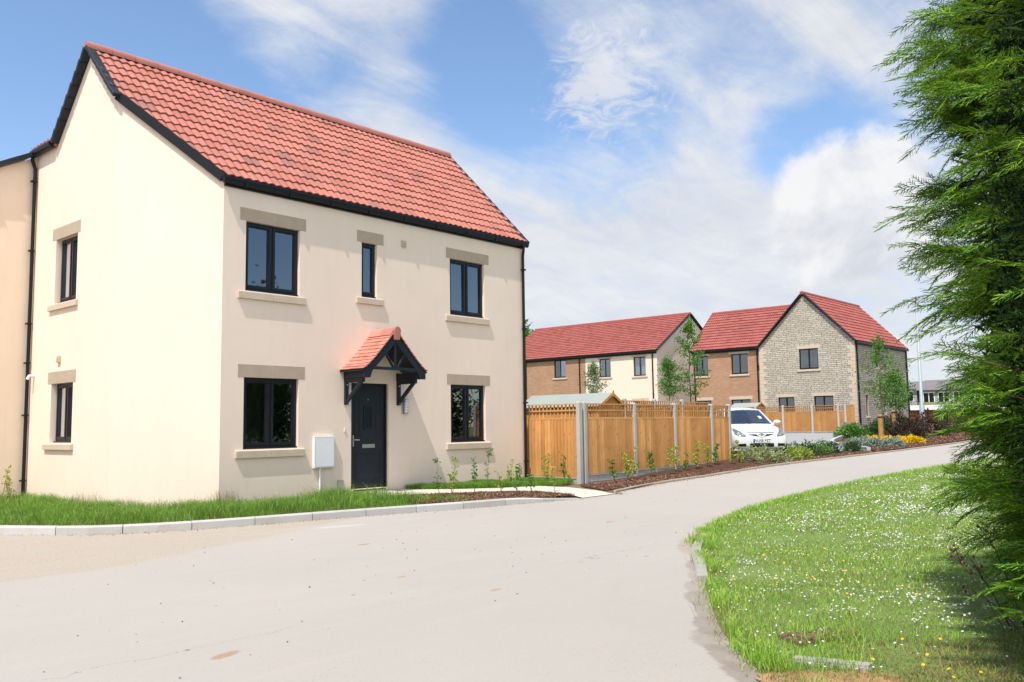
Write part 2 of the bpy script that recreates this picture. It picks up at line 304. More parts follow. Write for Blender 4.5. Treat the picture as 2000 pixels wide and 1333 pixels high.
M['chip'] = m_leaf('bark_chip', [(.08, .035, .022), (.20, .095, .06), (.31, .17, .115), (.52, .38, .27)], .85, 0)

# ---------------------------------------------------------------- builders
ORG = {}
def tag(o, label=None, cat=None, group=None, kind=None):
    if label: o['label'] = label
    if cat: o['category'] = cat
    if group: o['group'] = group
    if kind: o['kind'] = kind
    return o
def thing(name, loc, label, cat, rz=0, group=None):
    o = bpy.data.objects.new(name, None); COL.objects.link(o); o.location = loc; o.rotation_euler = (0, 0, rz); o.empty_display_size = .3
    ORG[o.name] = Vector(loc); return tag(o, label, cat, group)
def link(name, me, mat=None, parent=None, world=True, smooth=False):
    """world=True: the vertices are in world space and are moved into the parent's frame"""
    if parent is not None and world: me.transform(Matrix.Translation(-ORG[parent.name]))
    o = bpy.data.objects.new(name, me); COL.objects.link(o)
    if parent is not None: o.parent = parent; ORG[o.name] = ORG.get(parent.name, Vector())
    else: ORG[o.name] = Vector()
    if mat is not None:
        for x in (mat if isinstance(mat, (list, tuple)) else [mat]): me.materials.append(M[x] if isinstance(x, str) else x)
    if smooth: me.polygons.foreach_set('use_smooth', [True] * len(me.polygons))
    return o
class MB:
    def __init__(s): s.v = []; s.f = []; s.mi = []
    def add(s, vs, fs, mi=0):
        n = len(s.v); s.v += [tuple(x) for x in vs]; s.f += [tuple(i + n for i in f) for f in fs]; s.mi += [mi] * len(fs); return s
    def box(s, x0, x1, y0, y1, z0, z1, mi=0):
        x0, x1 = min(x0, x1), max(x0, x1); y0, y1 = min(y0, y1), max(y0, y1); z0, z1 = min(z0, z1), max(z0, z1)
        return s.add([(x, y, z) for z in (z0, z1) for y in (y0, y1) for x in (x0, x1)],
                     [(0, 2, 3, 1), (4, 5, 7, 6), (0, 1, 5, 4), (2, 6, 7, 3), (0, 4, 6, 2), (1, 3, 7, 5)], mi)
    def beam(s, a, b, w, h, up=(0, 0, 1), mi=0):
        a = Vector(a); b = Vector(b); d = (b - a).normalized(); sd_ = d.cross(Vector(up)).normalized(); u = sd_.cross(d)
        vs = [p + sd_ * (i * w / 2) + u * (j * h / 2) for p in (a, b) for i, j in ((-1, -1), (1, -1), (1, 1), (-1, 1))]
        return s.add(vs, [(0, 3, 2, 1), (4, 5, 6, 7), (0, 1, 5, 4), (1, 2, 6, 5), (2, 3, 7, 6), (3, 0, 4, 7)], mi)
    def tube(s, pts, r, n=8, cap=True, mi=0, half=None):
        pts = [Vector(p) for p in pts]; rs = r if isinstance(r, (list, tuple)) else [r] * len(pts); vs = []; prev = None
        for i, p in enumerate(pts):
            d = (pts[min(i + 1, len(pts) - 1)] - pts[max(i - 1, 0)]).normalized()
            if prev is None: a = Vector((0, 0, 1)) if abs(d.z) < .9 else Vector((1, 0, 0)); a = (a - d * a.dot(d)).normalized()
            else: a = (prev - d * prev.dot(d)).normalized()
            prev = a; b = d.cross(a)
            for k in range(n): t = 2 * math.pi * k / n; vs.append(p + (a * math.cos(t) + b * math.sin(t)) * rs[i])
        fs = [(i * n + k, i * n + (k + 1) % n, (i + 1) * n + (k + 1) % n, (i + 1) * n + k) for i in range(len(pts) - 1) for k in range(n)]
        if cap: fs += [tuple(range(n - 1, -1, -1)), tuple((len(pts) - 1) * n + k for k in range(n))]
        return s.add(vs, fs, mi)
    def prism(s, poly, vec, mi=0):
        poly = [Vector(p) for p in poly]; vec = Vector(vec); n = len(poly)
        return s.add(poly + [p + vec for p in poly], [tuple(range(n - 1, -1, -1)), tuple(range(n, 2 * n))] + [(i, (i + 1) % n, n + (i + 1) % n, n + i) for i in range(n)], mi)
    def build(s, name, mat=None, parent=None, world=True, smooth=False, bevel=0, kind=None, seg=2):
        me = bpy.data.meshes.new(name); me.from_pydata(s.v, [], s.f); me.update()
        if any(s.mi): me.polygons.foreach_set('material_index', s.mi)
        bm = bmesh.new(); bm.from_mesh(me); bmesh.ops.recalc_face_normals(bm, faces=bm.faces)
        if bevel:
            bmesh.ops.bevel(bm, geom=[e for e in bm.edges if len(e.link_faces) == 2 and e.calc_face_angle(0) > .6], offset=bevel, segments=seg, affect='EDGES', clamp_overlap=True)
        bm.to_mesh(me); bm.free()
        o = link(name, me, mat, parent, world, smooth)
        if kind: o['kind'] = kind
        return o
def npmesh(name, V, F, mat, parent=None, world=True, smooth=False):
    """V (n,3); F (m,k) with equal k"""
    V = np.asarray(V, np.float32); F = np.asarray(F, np.int32); me = bpy.data.meshes.new(name); k = F.shape[1]
    me.vertices.add(len(V)); me.vertices.foreach_set('co', V.ravel()); me.loops.add(F.size); me.loops.foreach_set('vertex_index', F.ravel())
    me.polygons.add(len(F)); me.polygons.foreach_set('loop_start', np.arange(0, F.size, k, dtype=np.int32)); me.update(calc_edges=True)
    return link(name, me, mat, parent, world, smooth)
def H(x): return -.25 + .02 * min(60, max(0, x - 9))
def npH(x): return -.25 + .02 * np.clip(x - 9, 0, 60)
def ground_poly(name, pts, mat, dz=0., kind='structure', slab=0):
    """flat sheet draped on the terrain; pts are (x, y) or (x, y, dz)"""
    bm = bmesh.new(); vs = [bm.verts.new((p[0], p[1], p[2] if len(p) > 2 else dz)) for p in pts]; bm.faces.new(vs)
    bmesh.ops.triangulate(bm, faces=bm.faces[:])
    for xc in (9, 69): bmesh.ops.bisect_plane(bm, geom=bm.verts[:] + bm.edges[:] + bm.faces[:], plane_co=(xc, 0, 0), plane_no=(1, 0, 0))
    for v in bm.verts: v.co.z += H(v.co.x)
    bmesh.ops.recalc_face_normals(bm, faces=bm.faces)
    if sum(f.normal.z for f in bm.faces) < 0: bmesh.ops.reverse_faces(bm, faces=bm.faces)
    me = bpy.data.meshes.new(name); bm.to_mesh(me); bm.free(); o = link(name, me, mat); o['kind'] = kind; return o
# ---------------------------------------------------------------- house builders
def Tf(y0): return lambda u, d, z: (u, y0 + d, z)          # wall facing -y
def Tx(x0): return lambda u, d, z: (x0 + d, u, z)          # wall facing -x
def tbox(mb, T, u0, u1, d0, d1, z0, z1, mi=0):
    p = [T(u, d, z) for z in (z0, z1) for d in (d0, d1) for u in (u0, u1)]
    return mb.add(p, [(0, 2, 3, 1), (4, 5, 7, 6), (0, 1, 5, 4), (2, 6, 7, 3), (0, 4, 6, 2), (1, 3, 7, 5)], mi)
def wall_faces(mb, T, ua, ub, za, zb, holes, depth=.1):
    us = sorted({ua, ub, *[h[0] for h in holes], *[h[1] for h in holes]}); zs = sorted({za, zb, *[h[2] for h in holes], *[h[3] for h in holes]})
    for i in range(len(us) - 1):
        for j in range(len(zs) - 1):
            cu, cz = (us[i] + us[i + 1]) / 2, (zs[j] + zs[j + 1]) / 2
            if any(h[0] < cu < h[1] and h[2] < cz < h[3] for h in holes): continue
            mb.add([T(us[i], 0, zs[j]), T(us[i + 1], 0, zs[j]), T(us[i + 1], 0, zs[j + 1]), T(us[i], 0, zs[j + 1])], [(0, 1, 2, 3)])
    for u0, u1, z0, z1 in holes:
        r = [(u0, z0), (u1, z0), (u1, z1), (u0, z1)]
        for k in range(4):
            a, b = r[k], r[(k + 1) % 4]; mb.add([T(a[0], 0, a[1]), T(b[0], 0, b[1]), T(b[0], depth + .05, b[1]), T(a[0], depth + .05, a[1])], [(0, 1, 2, 3)])
def ring(mb, T, u0, u1, z0, z1, w, d0, d1):
    tbox(mb, T, u0, u0 + w, d0, d1, z0, z1); tbox(mb, T, u1 - w, u1, d0, d1, z0, z1)
    tbox(mb, T, u0 + w, u1 - w, d0, d1, z0, z0 + w); tbox(mb, T, u0 + w, u1 - w, d0, d1, z1 - w, z1)
def window(parent, T, u0, u1, z0, z1, n=2, near=True, d=.07, curtain=False, glass='glass'):
    """casement window: frame (its own mesh) > sash, pane, cill, room"""
    f = MB(); w = .045 if near else .05; ring(f, T, u0, u1, z0 + .03, z1, w, d, d + .07)
    if n == 2: um = (u0 + u1) / 2; tbox(f, T, um - .03, um + .03, d + .002, d + .068, z0 + .075, z1 - w)
    fo = f.build('window', 'frame', parent, bevel=.004 if near else 0)
    c = MB(); tbox(c, T, u0 + .01, u1 - .005, d - .045, d + .08, z0 + .002, z0 + .029); c.build('window_cill', 'frame', fo, bevel=.003 if near else 0)
    edges = [u0 + w, (u0 + u1) / 2 - .03, (u0 + u1) / 2 + .03, u1 - w] if n == 2 else [u0 + w, u1 - w]
    for k in range(n):
        a, b = edges[2 * k], edges[2 * k + 1]; sw = .055
        if near:
            s = MB(); ring(s, T, a - .012, b + .012, z0 + .063, z1 - w + .012, sw, d - .016, d + .05); s.build('sash', 'frame', fo, bevel=.007)
            s = MB(); tbox(s, T, a + .1, b - .1, d - .024, d - .017, z1 - w - .03, z1 - w - .012); s.build('trickle_vent', 'black', fo)
        else: sw = .04
        g = MB(); zz0, zz1 = z0 + .07 + sw - .02, z1 - w - sw + .02
        g.add([T(a + sw - .02, d + .025, zz0), T(b - sw + .02, d + .025, zz0), T(b - sw + .02, d + .025, zz1), T(a + sw - .02, d + .025, zz1)], [(0, 1, 2, 3)])
        g.build('pane', glass, fo)
    if near:
        h = MB(); hx = (u0 + u1) / 2 - .045 if n == 2 else u1 - .1; tbox(h, T, hx - .008, hx + .008, d + .058, d + .09, (z0 + z1) / 2 - .12, (z0 + z1) / 2 + .02); h.build('handle', 'white', fo)
    r = MB(); a, b, D0, D1 = u0 - (.7 if near else .2), u1 + (.9 if near else .2), d + .30, d + 2.6
    q = lambda *p: r.add([T(*x) for x in p], [(0, 1, 2, 3)], mi)
    mi = 0
    for uu in (u0, u1): q((uu, d + .072, z0), (uu, D0, z0), (uu, D0, z1), (uu, d + .072, z1))
    q((u0, d + .072, z0), (u1, d + .072, z0), (u1, D0, z0), (u0, D0, z0)); q((u0, d + .072, z1), (u1, d + .072, z1), (u1, D0, z1), (u0, D0, z1))
    za, zb = z0 - .85, z1 + .25
    q((a, D0, za), (u0, D0, za), (u0, D0, zb), (a, D0, zb)); q((u1, D0, za), (b, D0, za), (b, D0, zb), (u1, D0, zb)); q((u0, D0, za), (u1, D0, za), (u1, D0, z0), (u0, D0, z0)); q((u0, D0, z1), (u1, D0, z1), (u1, D0, zb), (u0, D0, zb))
    q((a, D0, za), (a, D1, za), (a, D1, zb), (a, D0, zb)); q((b, D0, za), (b, D1, za), (b, D1, zb), (b, D0, zb)); q((a, D1, za), (b, D1, za), (b, D1, zb), (a, D1, zb)); q((a, D0, zb), (b, D0, zb), (b, D1, zb), (a, D1, zb))
    mi = 1; q((a, D0, za), (b, D0, za), (b, D1, za), (a, D1, za))
    r.build('room_lining', ['room', 'roomdark'], fo)
    if curtain:
        for s_ in (0, 1):
            cu = MB(); k = 22; a0 = u0 + .05 if s_ == 0 else u1 - .05 - .42 * (u1 - u0); L = .42 * (u1 - u0)
            for i in range(k):
                p = [T(a0 + L * (i + e) / k, d + .16 + .03 * math.sin((i + e) * 1.7), zz) for e, zz in ((0, z0), (1, z0), (1, z1), (0, z1))]; cu.add(p, [(0, 1, 2, 3)])
            cu.build('curtain', 'curtain', fo)
    return fo
def lintel(parent, T, u0, u1, z0, z1, split=True, mat='lint', near=True):
    mb = MB(); um = (u0 + u1) / 2
    if split: tbox(mb, T, u0, um - .002, -.004, .05, z0, z1); tbox(mb, T, um + .002, u1, -.004, .05, z0, z1)
    else: tbox(mb, T, u0, u1, -.004, .05, z0, z1)
    return mb.build('lintel', mat, parent, bevel=.003 if near else 0, seg=1)
def sill(parent, T, u0, u1, z0, z1, split=True, mat='stone', near=True, out=.052):
    mb = MB(); um = (u0 + u1) / 2
    def blk(a, b):
        p = [T(u, d, z) for u in (a, b) for d, z in ((.05, z0), (-out, z0), (-out, z1 - .025), (.05, z1 + .004))]
        mb.add(p, [(0, 1, 2, 3), (7, 6, 5, 4), (0, 4, 5, 1), (1, 5, 6, 2), (2, 6, 7, 3), (3, 7, 4, 0)])
    if split: blk(u0, um - .002); blk(um + .002, u1)
    else: blk(u0, u1)
    return mb.build('sill', mat, parent, bevel=.004 if near else 0, seg=1)
def tile_roof(parent, p0, ud, vd, L, SL, nu, nv, mat='tile', amp=.030, clips=(), name='roof', segs=8, waves=2, lift=.036):
    p0, ud, vd = Vector(p0), Vector(ud).normalized(), Vector(vd).normalized(); n = ud.cross(vd).normalized()
    if n.z < 0: n = -n
    tw, g = L / nu, SL / nv; V = []; F = []; rr = random.Random(5)
    s = [k / segs for k in range(segs + 1)]
    hs = [amp * (.5 + .5 * math.cos(2 * math.pi * waves * x)) ** .8 for x in s]
    for j in range(nv):
        for i in range(nu):
            b = len(V); z0 = lift + rr.uniform(-.005, .005); z1 = rr.uniform(-.003, .003); dv = rr.uniform(-.008, .008); v0 = j * g + dv; v1 = min(SL, (j + 1) * g + .07)
            for x, h in zip(s, hs): V.append(p0 + ud * ((i + x) * tw) + vd * v0 + n * (z0 + h))
            for x, h in zip(s, hs): V.append(p0 + ud * ((i + x) * tw) + vd * v1 + n * (z1 + h))
            for x, h in zip(s, hs): V.append(p0 + ud * ((i + x) * tw) + vd * (v0 + .004) + n * (z0 + h - .034))
            m_ = segs + 1
            for k in range(segs): F.append((b + k, b + k + 1, b + m_ + k + 1, b + m_ + k)); F.append((b + 2 * m_ + k, b + 2 * m_ + k + 1, b + k + 1, b + k))
    # solid board below the tiles
    b = len(V); V += [p0 + n * -.02, p0 + ud * L + n * -.02, p0 + ud * L + vd * SL + n * -.02, p0 + vd * SL + n * -.02]; F.append((b, b + 1, b + 2, b + 3))
    me = bpy.data.meshes.new(name); me.from_pydata([tuple(v) for v in V], [], F); me.update()
    if clips:
        bm = bmesh.new(); bm.from_mesh(me)
        for co, no in clips: bmesh.ops.bisect_plane(bm, geom=bm.verts[:] + bm.edges[:] + bm.faces[:], plane_co=co, plane_no=no, clear_outer=True)
        bm.to_mesh(me); bm.free()
    return link(name, me, mat, parent)
def ridge_run(parent, a, b, r=.11, ln=.45, mat='ridge'):
    a, b = Vector(a), Vector(b); L = (b - a).length; n = max(1, round(L / ln)); d = (b - a) / n; dd = d.normalized(); side = dd.cross(Vector((0, 0, 1))).normalized(); mb = MB(); rr = random.Random(3)
    for i in range(n):
        p, q = a + d * i, a + d * (i + 1) - dd * .006; o = rr.uniform(-.004, .004); vs = []
        for P_, k_ in ((p, 1.0), (q, 1.05)):
            for t in range(9):
                an = math.pi * t / 8; vs.append(P_ + side * (math.cos(an) * r * k_) + Vector((0, 0, math.sin(an) * r * k_ * .95 - .02 + o)))
            vs += [P_ + side * (r * k_ * 1.0) + Vector((0, 0, -.07)), P_ - side * (r * k_ * 1.0) + Vector((0, 0, -.07))]
        ring_ = [9] + list(range(9)) + [10]
        fs = [(ring_[k], ring_[k + 1], ring_[k + 1] + 11, ring_[k] + 11) for k in range(10)] + [tuple(reversed(ring_)), tuple(x + 11 for x in ring_)]
        mb.add(vs, fs)
    return mb.build('ridge_tiles', mat, parent, smooth=False)
def verge_run(parent, a, b, n, w=.05, h=.13, lap=.04, mat='verge', up=(0, 0, 1), lift=.018):
    a, b = Vector(a), Vector(b); d = (b - a) / n; dd = d.normalized(); mb = MB(); side = dd.cross(Vector(up)).normalized(); u = side.cross(dd)
    s = 1 if a.z < b.z else -1
    for i in range(n):
        p = a + d * i - dd * (lap if s > 0 else 0); q = a + d * (i + 1) + dd * (lap if s < 0 else 0)
        mb.beam(p + u * (lift if s > 0 else 0), q + u * (lift if s < 0 else 0), w, h, up)
    return mb.build('verge', mat, parent, bevel=.006, seg=1)
def downpipe(parent, pts, r=.034, clips=(), out=(0, 1, 0), n=10):
    mb = MB(); mb.tube(pts, r, n)
    o = mb.build('downpipe', 'black', parent, smooth=False)
    ov = Vector(out)
    for x, y, z in clips: c = MB(); c.beam(Vector((x, y, z)) - ov * .07, Vector((x, y, z)) + ov * .02, .09, .03); c.tube([(x, y, z - .02), (x, y, z + .02)], r * 1.3, n); c.build('pipe_clip', 'black', o)
    return o

# ---------------------------------------------------------------- the cream house
HS = thing('rendered_house', (4.7, 2.6, -.15), 'large cream rendered house with cut-off corner, red tiled roof and small tiled porch', 'house')
W_ = 9.341; CA = 1.2511; CG = 1.4895; RY = 2.663; RZ = 8.46; EZ = 5.70; EY = -.05; MS = (RZ - EZ) / (RY - EY)
def plz(y): return EZ + (y - EY) * MS
F0, G0 = Tf(0), Tx(0)
fh = [(1.705, 2.862, 3.697, 4.974), (4.351, 4.752, 3.846, 4.974), (6.853, 7.975, 3.697, 4.974), (1.705, 2.862, .852, 2.134), (6.853, 7.975, .852, 2.134), (4.098, 5.055, 0, 2.1)]
gh = [(3.053, 4.057, 3.697, 4.974), (3.053, 4.057, 1.0, 2.134)]
w = MB()
wall_faces(w, F0, CA, W_, -.4, EZ - .03, fh)
wall_faces(w, G0, CG, 5.21, -.4, EZ - .03, gh)
def roofh(y): return min(plz(y), RZ - (y - RY) * MS) - .05
ys = [CG, RY, 4.21]
w.add([(0, CG, EZ - .03), (0, 5.21, EZ - .03), (0, 5.21, 6.93), (0, 4.21, 6.93), (0, 4.21, roofh(4.21)), (0, RY, roofh(RY)), (0, CG, roofh(CG))], [(0, 1, 2, 3, 4, 5, 6)])
w.add([(CA, 0, -.4), (0, CG, -.4), (0, CG, roofh(CG)), (CA, 0, EZ - .03)], [(0, 1, 2, 3)])
w.add([(W_, 0, -.4), (W_, 8, -.4), (W_, 8, 5.6), (W_, 5.4, 5.65), (W_, RY, RZ - .06), (W_, 0, EZ - .03)], [(0, 1, 2, 3, 4, 5)])
w.add([(W_, 8, -.4), (0, 8, -.4), (0, 8, 5.6), (W_, 8, 5.6)], [(0, 1, 2, 3)])
wall = w.build('wall', 'render', HS)
for u0, u1, z0, z1 in fh[:5]: window(HS, F0, u0, u1, z0, z1, 1 if u1 - u0 < .6 else 2)
for u0, u1, z0, z1 in gh: window(HS, G0, u0, u1, z0, z1, 2, d=.11)
for a, b in ((1.579, 2.998), (6.736, 8.134)):
    for zt in (4.974, 2.134): lintel(HS, F0, a, b, zt - .002, zt + .234)
lintel(HS, F0, 4.226, 4.927, 4.972, 5.208, False)
for a, b in ((1.545, 2.985), (6.70, 8.11)):
    for zt in (3.697, .852): sill(HS, F0, a, b, zt - .152, zt)
sill(HS, F0, 4.20, 4.90, 3.846 - .14, 3.846, False)
for zt in (4.974, 2.134): lintel(HS, G0, 2.934, 4.231, zt - .002, zt + .234, False)
for zt in (3.697, 1.0): sill(HS, G0, 2.95, 4.27, zt - .13, zt, False)
# roof
ncx, ncy = CG, CA; nl = math.hypot(ncx, ncy); nc = Vector((-ncx / nl, -ncy / nl, 0))
slen = math.hypot(RY - EY, RZ - EZ)
tile_roof(HS, (-.11, EY, EZ), (1, 0, 0), (0, RY - EY, RZ - EZ), 9.55, slen, 29, 13, 'tile', clips=[(Vector((CA, 0, 0)) + nc * .06, nc)])
bk = MB(); bk.add([(-.11, RY, RZ), (9.44, RY, RZ), (9.44, 5.6, RZ - (5.6 - RY) * MS), (-.11, 5.6, RZ - (5.6 - RY) * MS)], [(0, 1, 2, 3)])
bk2 = MB(); bk2.prism([(-.06, RY + .02, RZ - .02), (9.40, RY + .02, RZ - .02), (9.40, 5.6, RZ - (5.6 - RY) * MS), (1.6, 5.6, RZ - (5.6 - RY) * MS), (1.6, 4.2, RZ - (4.2 - RY) * MS), (-.06, 4.2, RZ - (4.2 - RY) * MS)], (0, 0, .02)); bk2.build('back_roof', 'tile', HS)
ridge_run(HS, (-.13, RY, RZ + .03), (9.45, RY, RZ + .03), .115)
cy_ = CG - .06 * .64
verge_run(HS, (-.085, cy_ - .02, plz(cy_) + .0), (-.085, RY - .03, RZ + .0), 7, .075, .15, up=(1, 0, 0))
verge_run(HS, (-.085, 4.12, RZ - (4.12 - RY) * MS + .0), (-.085, RY + .03, RZ), 8, .075, .15, up=(1, 0, 0))
verge_run(HS, (9.445, EY - .02, EZ + .02), (9.445, RY, RZ + .02), 13, .05, .13, up=(1, 0, 0))
g = MB(); a = Vector((CA, 0, 0)) + nc * .035; b = Vector((0, CG, 0)) + nc * .035
g.beam((a.x, a.y - .0, EZ - .03), (b.x, b.y, plz(CG) - .045), .07, .17); g.build('sloping_fascia', 'black', HS, bevel=.006, seg=1)
g = MB(); tx0 = 1.19
prof = [(-.042, .035), (-.128, .035), (-.138, .0), (-.13, -.05), (-.105, -.085), (-.075, -.09), (-.045, -.07)]
g.prism([(tx0, y, EZ - .045 + z) for y, z in prof], (9.46 - tx0, 0, 0)); gut = g.build('gutter', 'black', HS)
g = MB(); g.box(CA + .0, 9.36, -.04, -.002, EZ - .17, EZ - .0); g.build('fascia', 'black', HS)
for i in range(9):
    g = MB(); g.box(1.6 + i * .95, 1.64 + i * .95, -.143, -.04, EZ - .14, EZ - .01); g.build('gutter_bracket', 'black', gut)
downpipe(HS, [(9.30, -.09, EZ - .12), (9.30, -.09, EZ - .20), (9.305, -.06, EZ - .36), (9.305, -.055, -.28)], .036, [(9.305, -.055, z) for z in (5.0, 3.55, 1.75, .35)])
# rear gutter and roof edge above the long wall
tile_roof(HS, (-.12, 4.18, 6.99), (0, 1, 0), (math.cos(.19), 0, math.sin(.19)), 1.03, 1.6, 3, 5, 'tile', name='rear_roof')
g = MB(); g.prism([(x, 4.20, 6.95 + z) for x, z in [(-.03, .035), (-.15, .035), (-.165, 0), (-.15, -.05), (-.115, -.09), (-.07, -.09), (-.03, -.07)]], (0, 1.0, 0)); g.build('rear_gutter', 'black', HS)
downpipe(HS, [(-.115, 5.13, 6.86), (-.115, 5.13, 6.78), (-.06, 5.12, 6.62), (-.06, 5.12, -.2)], .036, [(-.06, 5.12, z) for z in (6.35, 4.9, 3.4, 2.6, 1.55, .25)], out=(1, 0, 0))
# door
def door():
    d = MB(); ring(d, F0, 4.098, 5.055, -.05, 2.1, .05, .05, .12)
    fr = d.build('door_frame', 'frame', HS, bevel=.005)
    d = MB(); tbox(d, F0, 4.15, 5.003, .075, .12, .035, 2.05); dl = d.build('door', 'navy', HS, bevel=.003)
    for a, b, z0, z1 in ((4.24, 4.91, 1.80, 1.98), (4.24, 4.36, 1.05, 1.74), (4.79, 4.91, 1.05, 1.74), (4.26, 4.89, .16, .70)):
        p = MB(); ring(p, F0, a, b, z0, z1, .008, .069, .076); p.build('moulding', 'navy', dl)
    p = MB(); ring(p, F0, 4.47, 4.69, 1.17, 1.66, .028, .062, .076); p.build('moulding', 'navy', dl, bevel=.002)
    p = MB(); tbox(p, F0, 4.50, 4.66, .068, .074, 1.2, 1.63); p.build('glass_light', 'black', dl)
    p = MB(); ring(p, F0, 4.43, 4.75, .80, .875, .014, .062, .075); tbox(p, F0, 4.446, 4.734, .066, .074, .815, .86); p.build('letter_plate', 'steel', dl, bevel=.002)
    p = MB(); tbox(p, F0, 4.185, 4.215, .062, .075, .86, 1.06); p.tube([(4.2, .062, .97), (4.2, .03, .97), (4.33, .03, .965)], .011, 8); p.build('handle', 'steel', dl)
    p = MB(); p.tube([(4.576, .07, 1.77), (4.576, .06, 1.77)], .012, 8); p.build('door_viewer', 'steel', dl)
    p = MB(); p.tube([(4.2, .075, .85), (4.2, .062, .85)], .016, 8); p.build('key_cylinder', 'steel', dl)
    p = MB(); tbox(p, F0, 4.10, 5.053, -.03, .07, -.12, -.052); tbox(p, F0, 4.15, 5.0, .0, .049, -.05, -.01); p.build('threshold', 'steel', HS, bevel=.004)
door()
# porch canopy
def canopy():
    rx, rz, ex0, ex1, fy = 4.655, 3.13, 3.815, 5.49, -.72
    prof = [(0, 0), (.25, -.262), (.45, -.475), (.62, -.645), (.73, -.735), (.84, -.80)]
    pl = [0]
    for a, b in zip(prof, prof[1:]): pl.append(pl[-1] + math.hypot(b[0] - a[0], b[1] - a[1]))
    def at(s):
        s = max(0, min(pl[-1], s))
        for k in range(len(prof) - 1):
            if s <= pl[k + 1] + 1e-9:
                t = (s - pl[k]) / (pl[k + 1] - pl[k]); a, b = prof[k], prof[k + 1]; dx, dz = b[0] - a[0], b[1] - a[1]; l = math.hypot(dx, dz)
                return a[0] + dx * t, a[1] + dz * t, -dz / l, dx / l
    sb = MB(); 
    for sg in (-1, 1):
        for a, b in zip(prof, prof[1:]):
            sb.prism([(rx + sg * a[0], 0, rz + a[1] - .012), (rx + sg * b[0], 0, rz + b[1] - .012), (rx + sg * b[0], 0, rz + b[1] - .035), (rx + sg * a[0], 0, rz + a[1] - .035)], (0, fy + .02, 0))
    root = sb.build('porch_canopy', 'navy', HS)
    t = MB(); nr = 11; g_ = pl[-1] / nr; rr = random.Random(4); tw = .152
    for sg in (-1, 1):
        for j in range(nr):
            s1, s0 = pl[-1] - j * g_ + .012 * (j > 0), pl[-1] - (j + 1) * g_ - .02; y = 0 + (-tw / 2 if j % 2 else 0) ; first = True
            x1, z1, nx1, nz1 = at(s1); x0, z0, nx0, nz0 = at(s0)
            ye = 0
            while ye > fy + .001:
                yn = max(fy, ye - (tw / 2 if (first and j % 2) else tw)); first = False; l1 = .024 + rr.uniform(-.003, .004)
                def pt(x, z, nx, nz, l, yy): return (rx + sg * (x + nx * l), yy, rz + z + nz * l)
                vs = [pt(x1, z1, nx1, nz1, l1, ye), pt(x1, z1, nx1, nz1, l1, yn + .003), pt(x0, z0, nx0, nz0, .006, yn + .003), pt(x0, z0, nx0, nz0, .006, ye),
                      pt(x1, z1, nx1, nz1, l1 - .014, ye), pt(x1, z1, nx1, nz1, l1 - .014, yn + .003), pt(x0, z0, nx0, nz0, -.008, yn + .003), pt(x0, z0, nx0, nz0, -.008, ye)]
                t.add(vs, [(0, 1, 2, 3), (4, 5, 1, 0), (5, 6, 2, 1), (4, 0, 3, 7)]); ye = yn
    t.build('canopy_tiles', 'claytile', root)
    r_ = MB()
    for y0, y1 in ((-.005, -.36), (-.365, -.70)):
        vs = []
        for yy in (y0, y1): vs += [(rx + dx, yy, rz + dz) for dx, dz in [(-.14, -.10), (-.10, -.035), (-.05, .03), (0, .05), (.05, .03), (.10, -.035), (.14, -.10)]]
        r_.add(vs, [(k, k + 1, k + 8, k + 7) for k in range(6)] + [(6, 5, 4, 3, 2, 1, 0), tuple(range(7, 14))])
    r_.build('canopy_ridge', 'claytile', root)
    e = MB(); vs = []
    el = [(rx + .085 * math.cos(a_), rz - .02 + .09 * math.sin(a_)) for a_ in [math.pi * k / 8 for k in range(9)]] + [(rx - .055, rz - .20), (rx + .055, rz - .20)]
    e.prism([(x, -.69, z) for x, z in el], (0, -.075, 0)); e.build('ridge_end_tile', 'ridge', root, bevel=.008)
    tr = MB(); y0, y1 = -.655, -.70
    for sg in (-1, 1):
        tr.prism([(rx + sg * a, y0, rz + b) for a, b in [(0, -.05), (.60, -.675), (.80, -.80), (.80, -.96), (.64, -.96), (.60, -.84), (0, -.25)]], (0, y1 - y0, 0))
        tr.beam((rx + sg * .05, -.672, rz - .74), (rx + sg * .28, -.672, rz - .42), .035, .05, up=(0, 1, 0))
    tr.box(rx - .60, rx + .60, -.658, -.694, rz - .80, rz - .74); tr.box(rx - .027, rx + .027, -.66, -.69, rz - .74, rz - .2)
    tr.build('truss', 'navy', root, bevel=.004, seg=1)
    for sg, bx in ((-1, 3.955), (1, 5.31)):
        pb = MB(); pb.box(bx - .05, bx + .05, -.654, -.001, 2.17, 2.315); pb.build('wall_plate', 'navy', root, bevel=.004, seg=1)
        br = MB(); br.box(bx - .04, bx + .04, -.055, -.001, 1.66, 2.169); br.box(bx - .04, bx + .04, -.56, -.056, 2.09, 2.168); br.beam((bx, -.045, 1.72), (bx, -.50, 2.11), .07, .055, up=(1, 0, 0))
        bo = br.build('bracket', 'navy', root, bevel=.004, seg=1)
        for z in (1.70, 2.05):
            b_ = MB(); b_.tube([(bx, -.05, z), (bx, -.062, z)], .011, 8); b_.build('bolt', 'white', bo)
canopy()
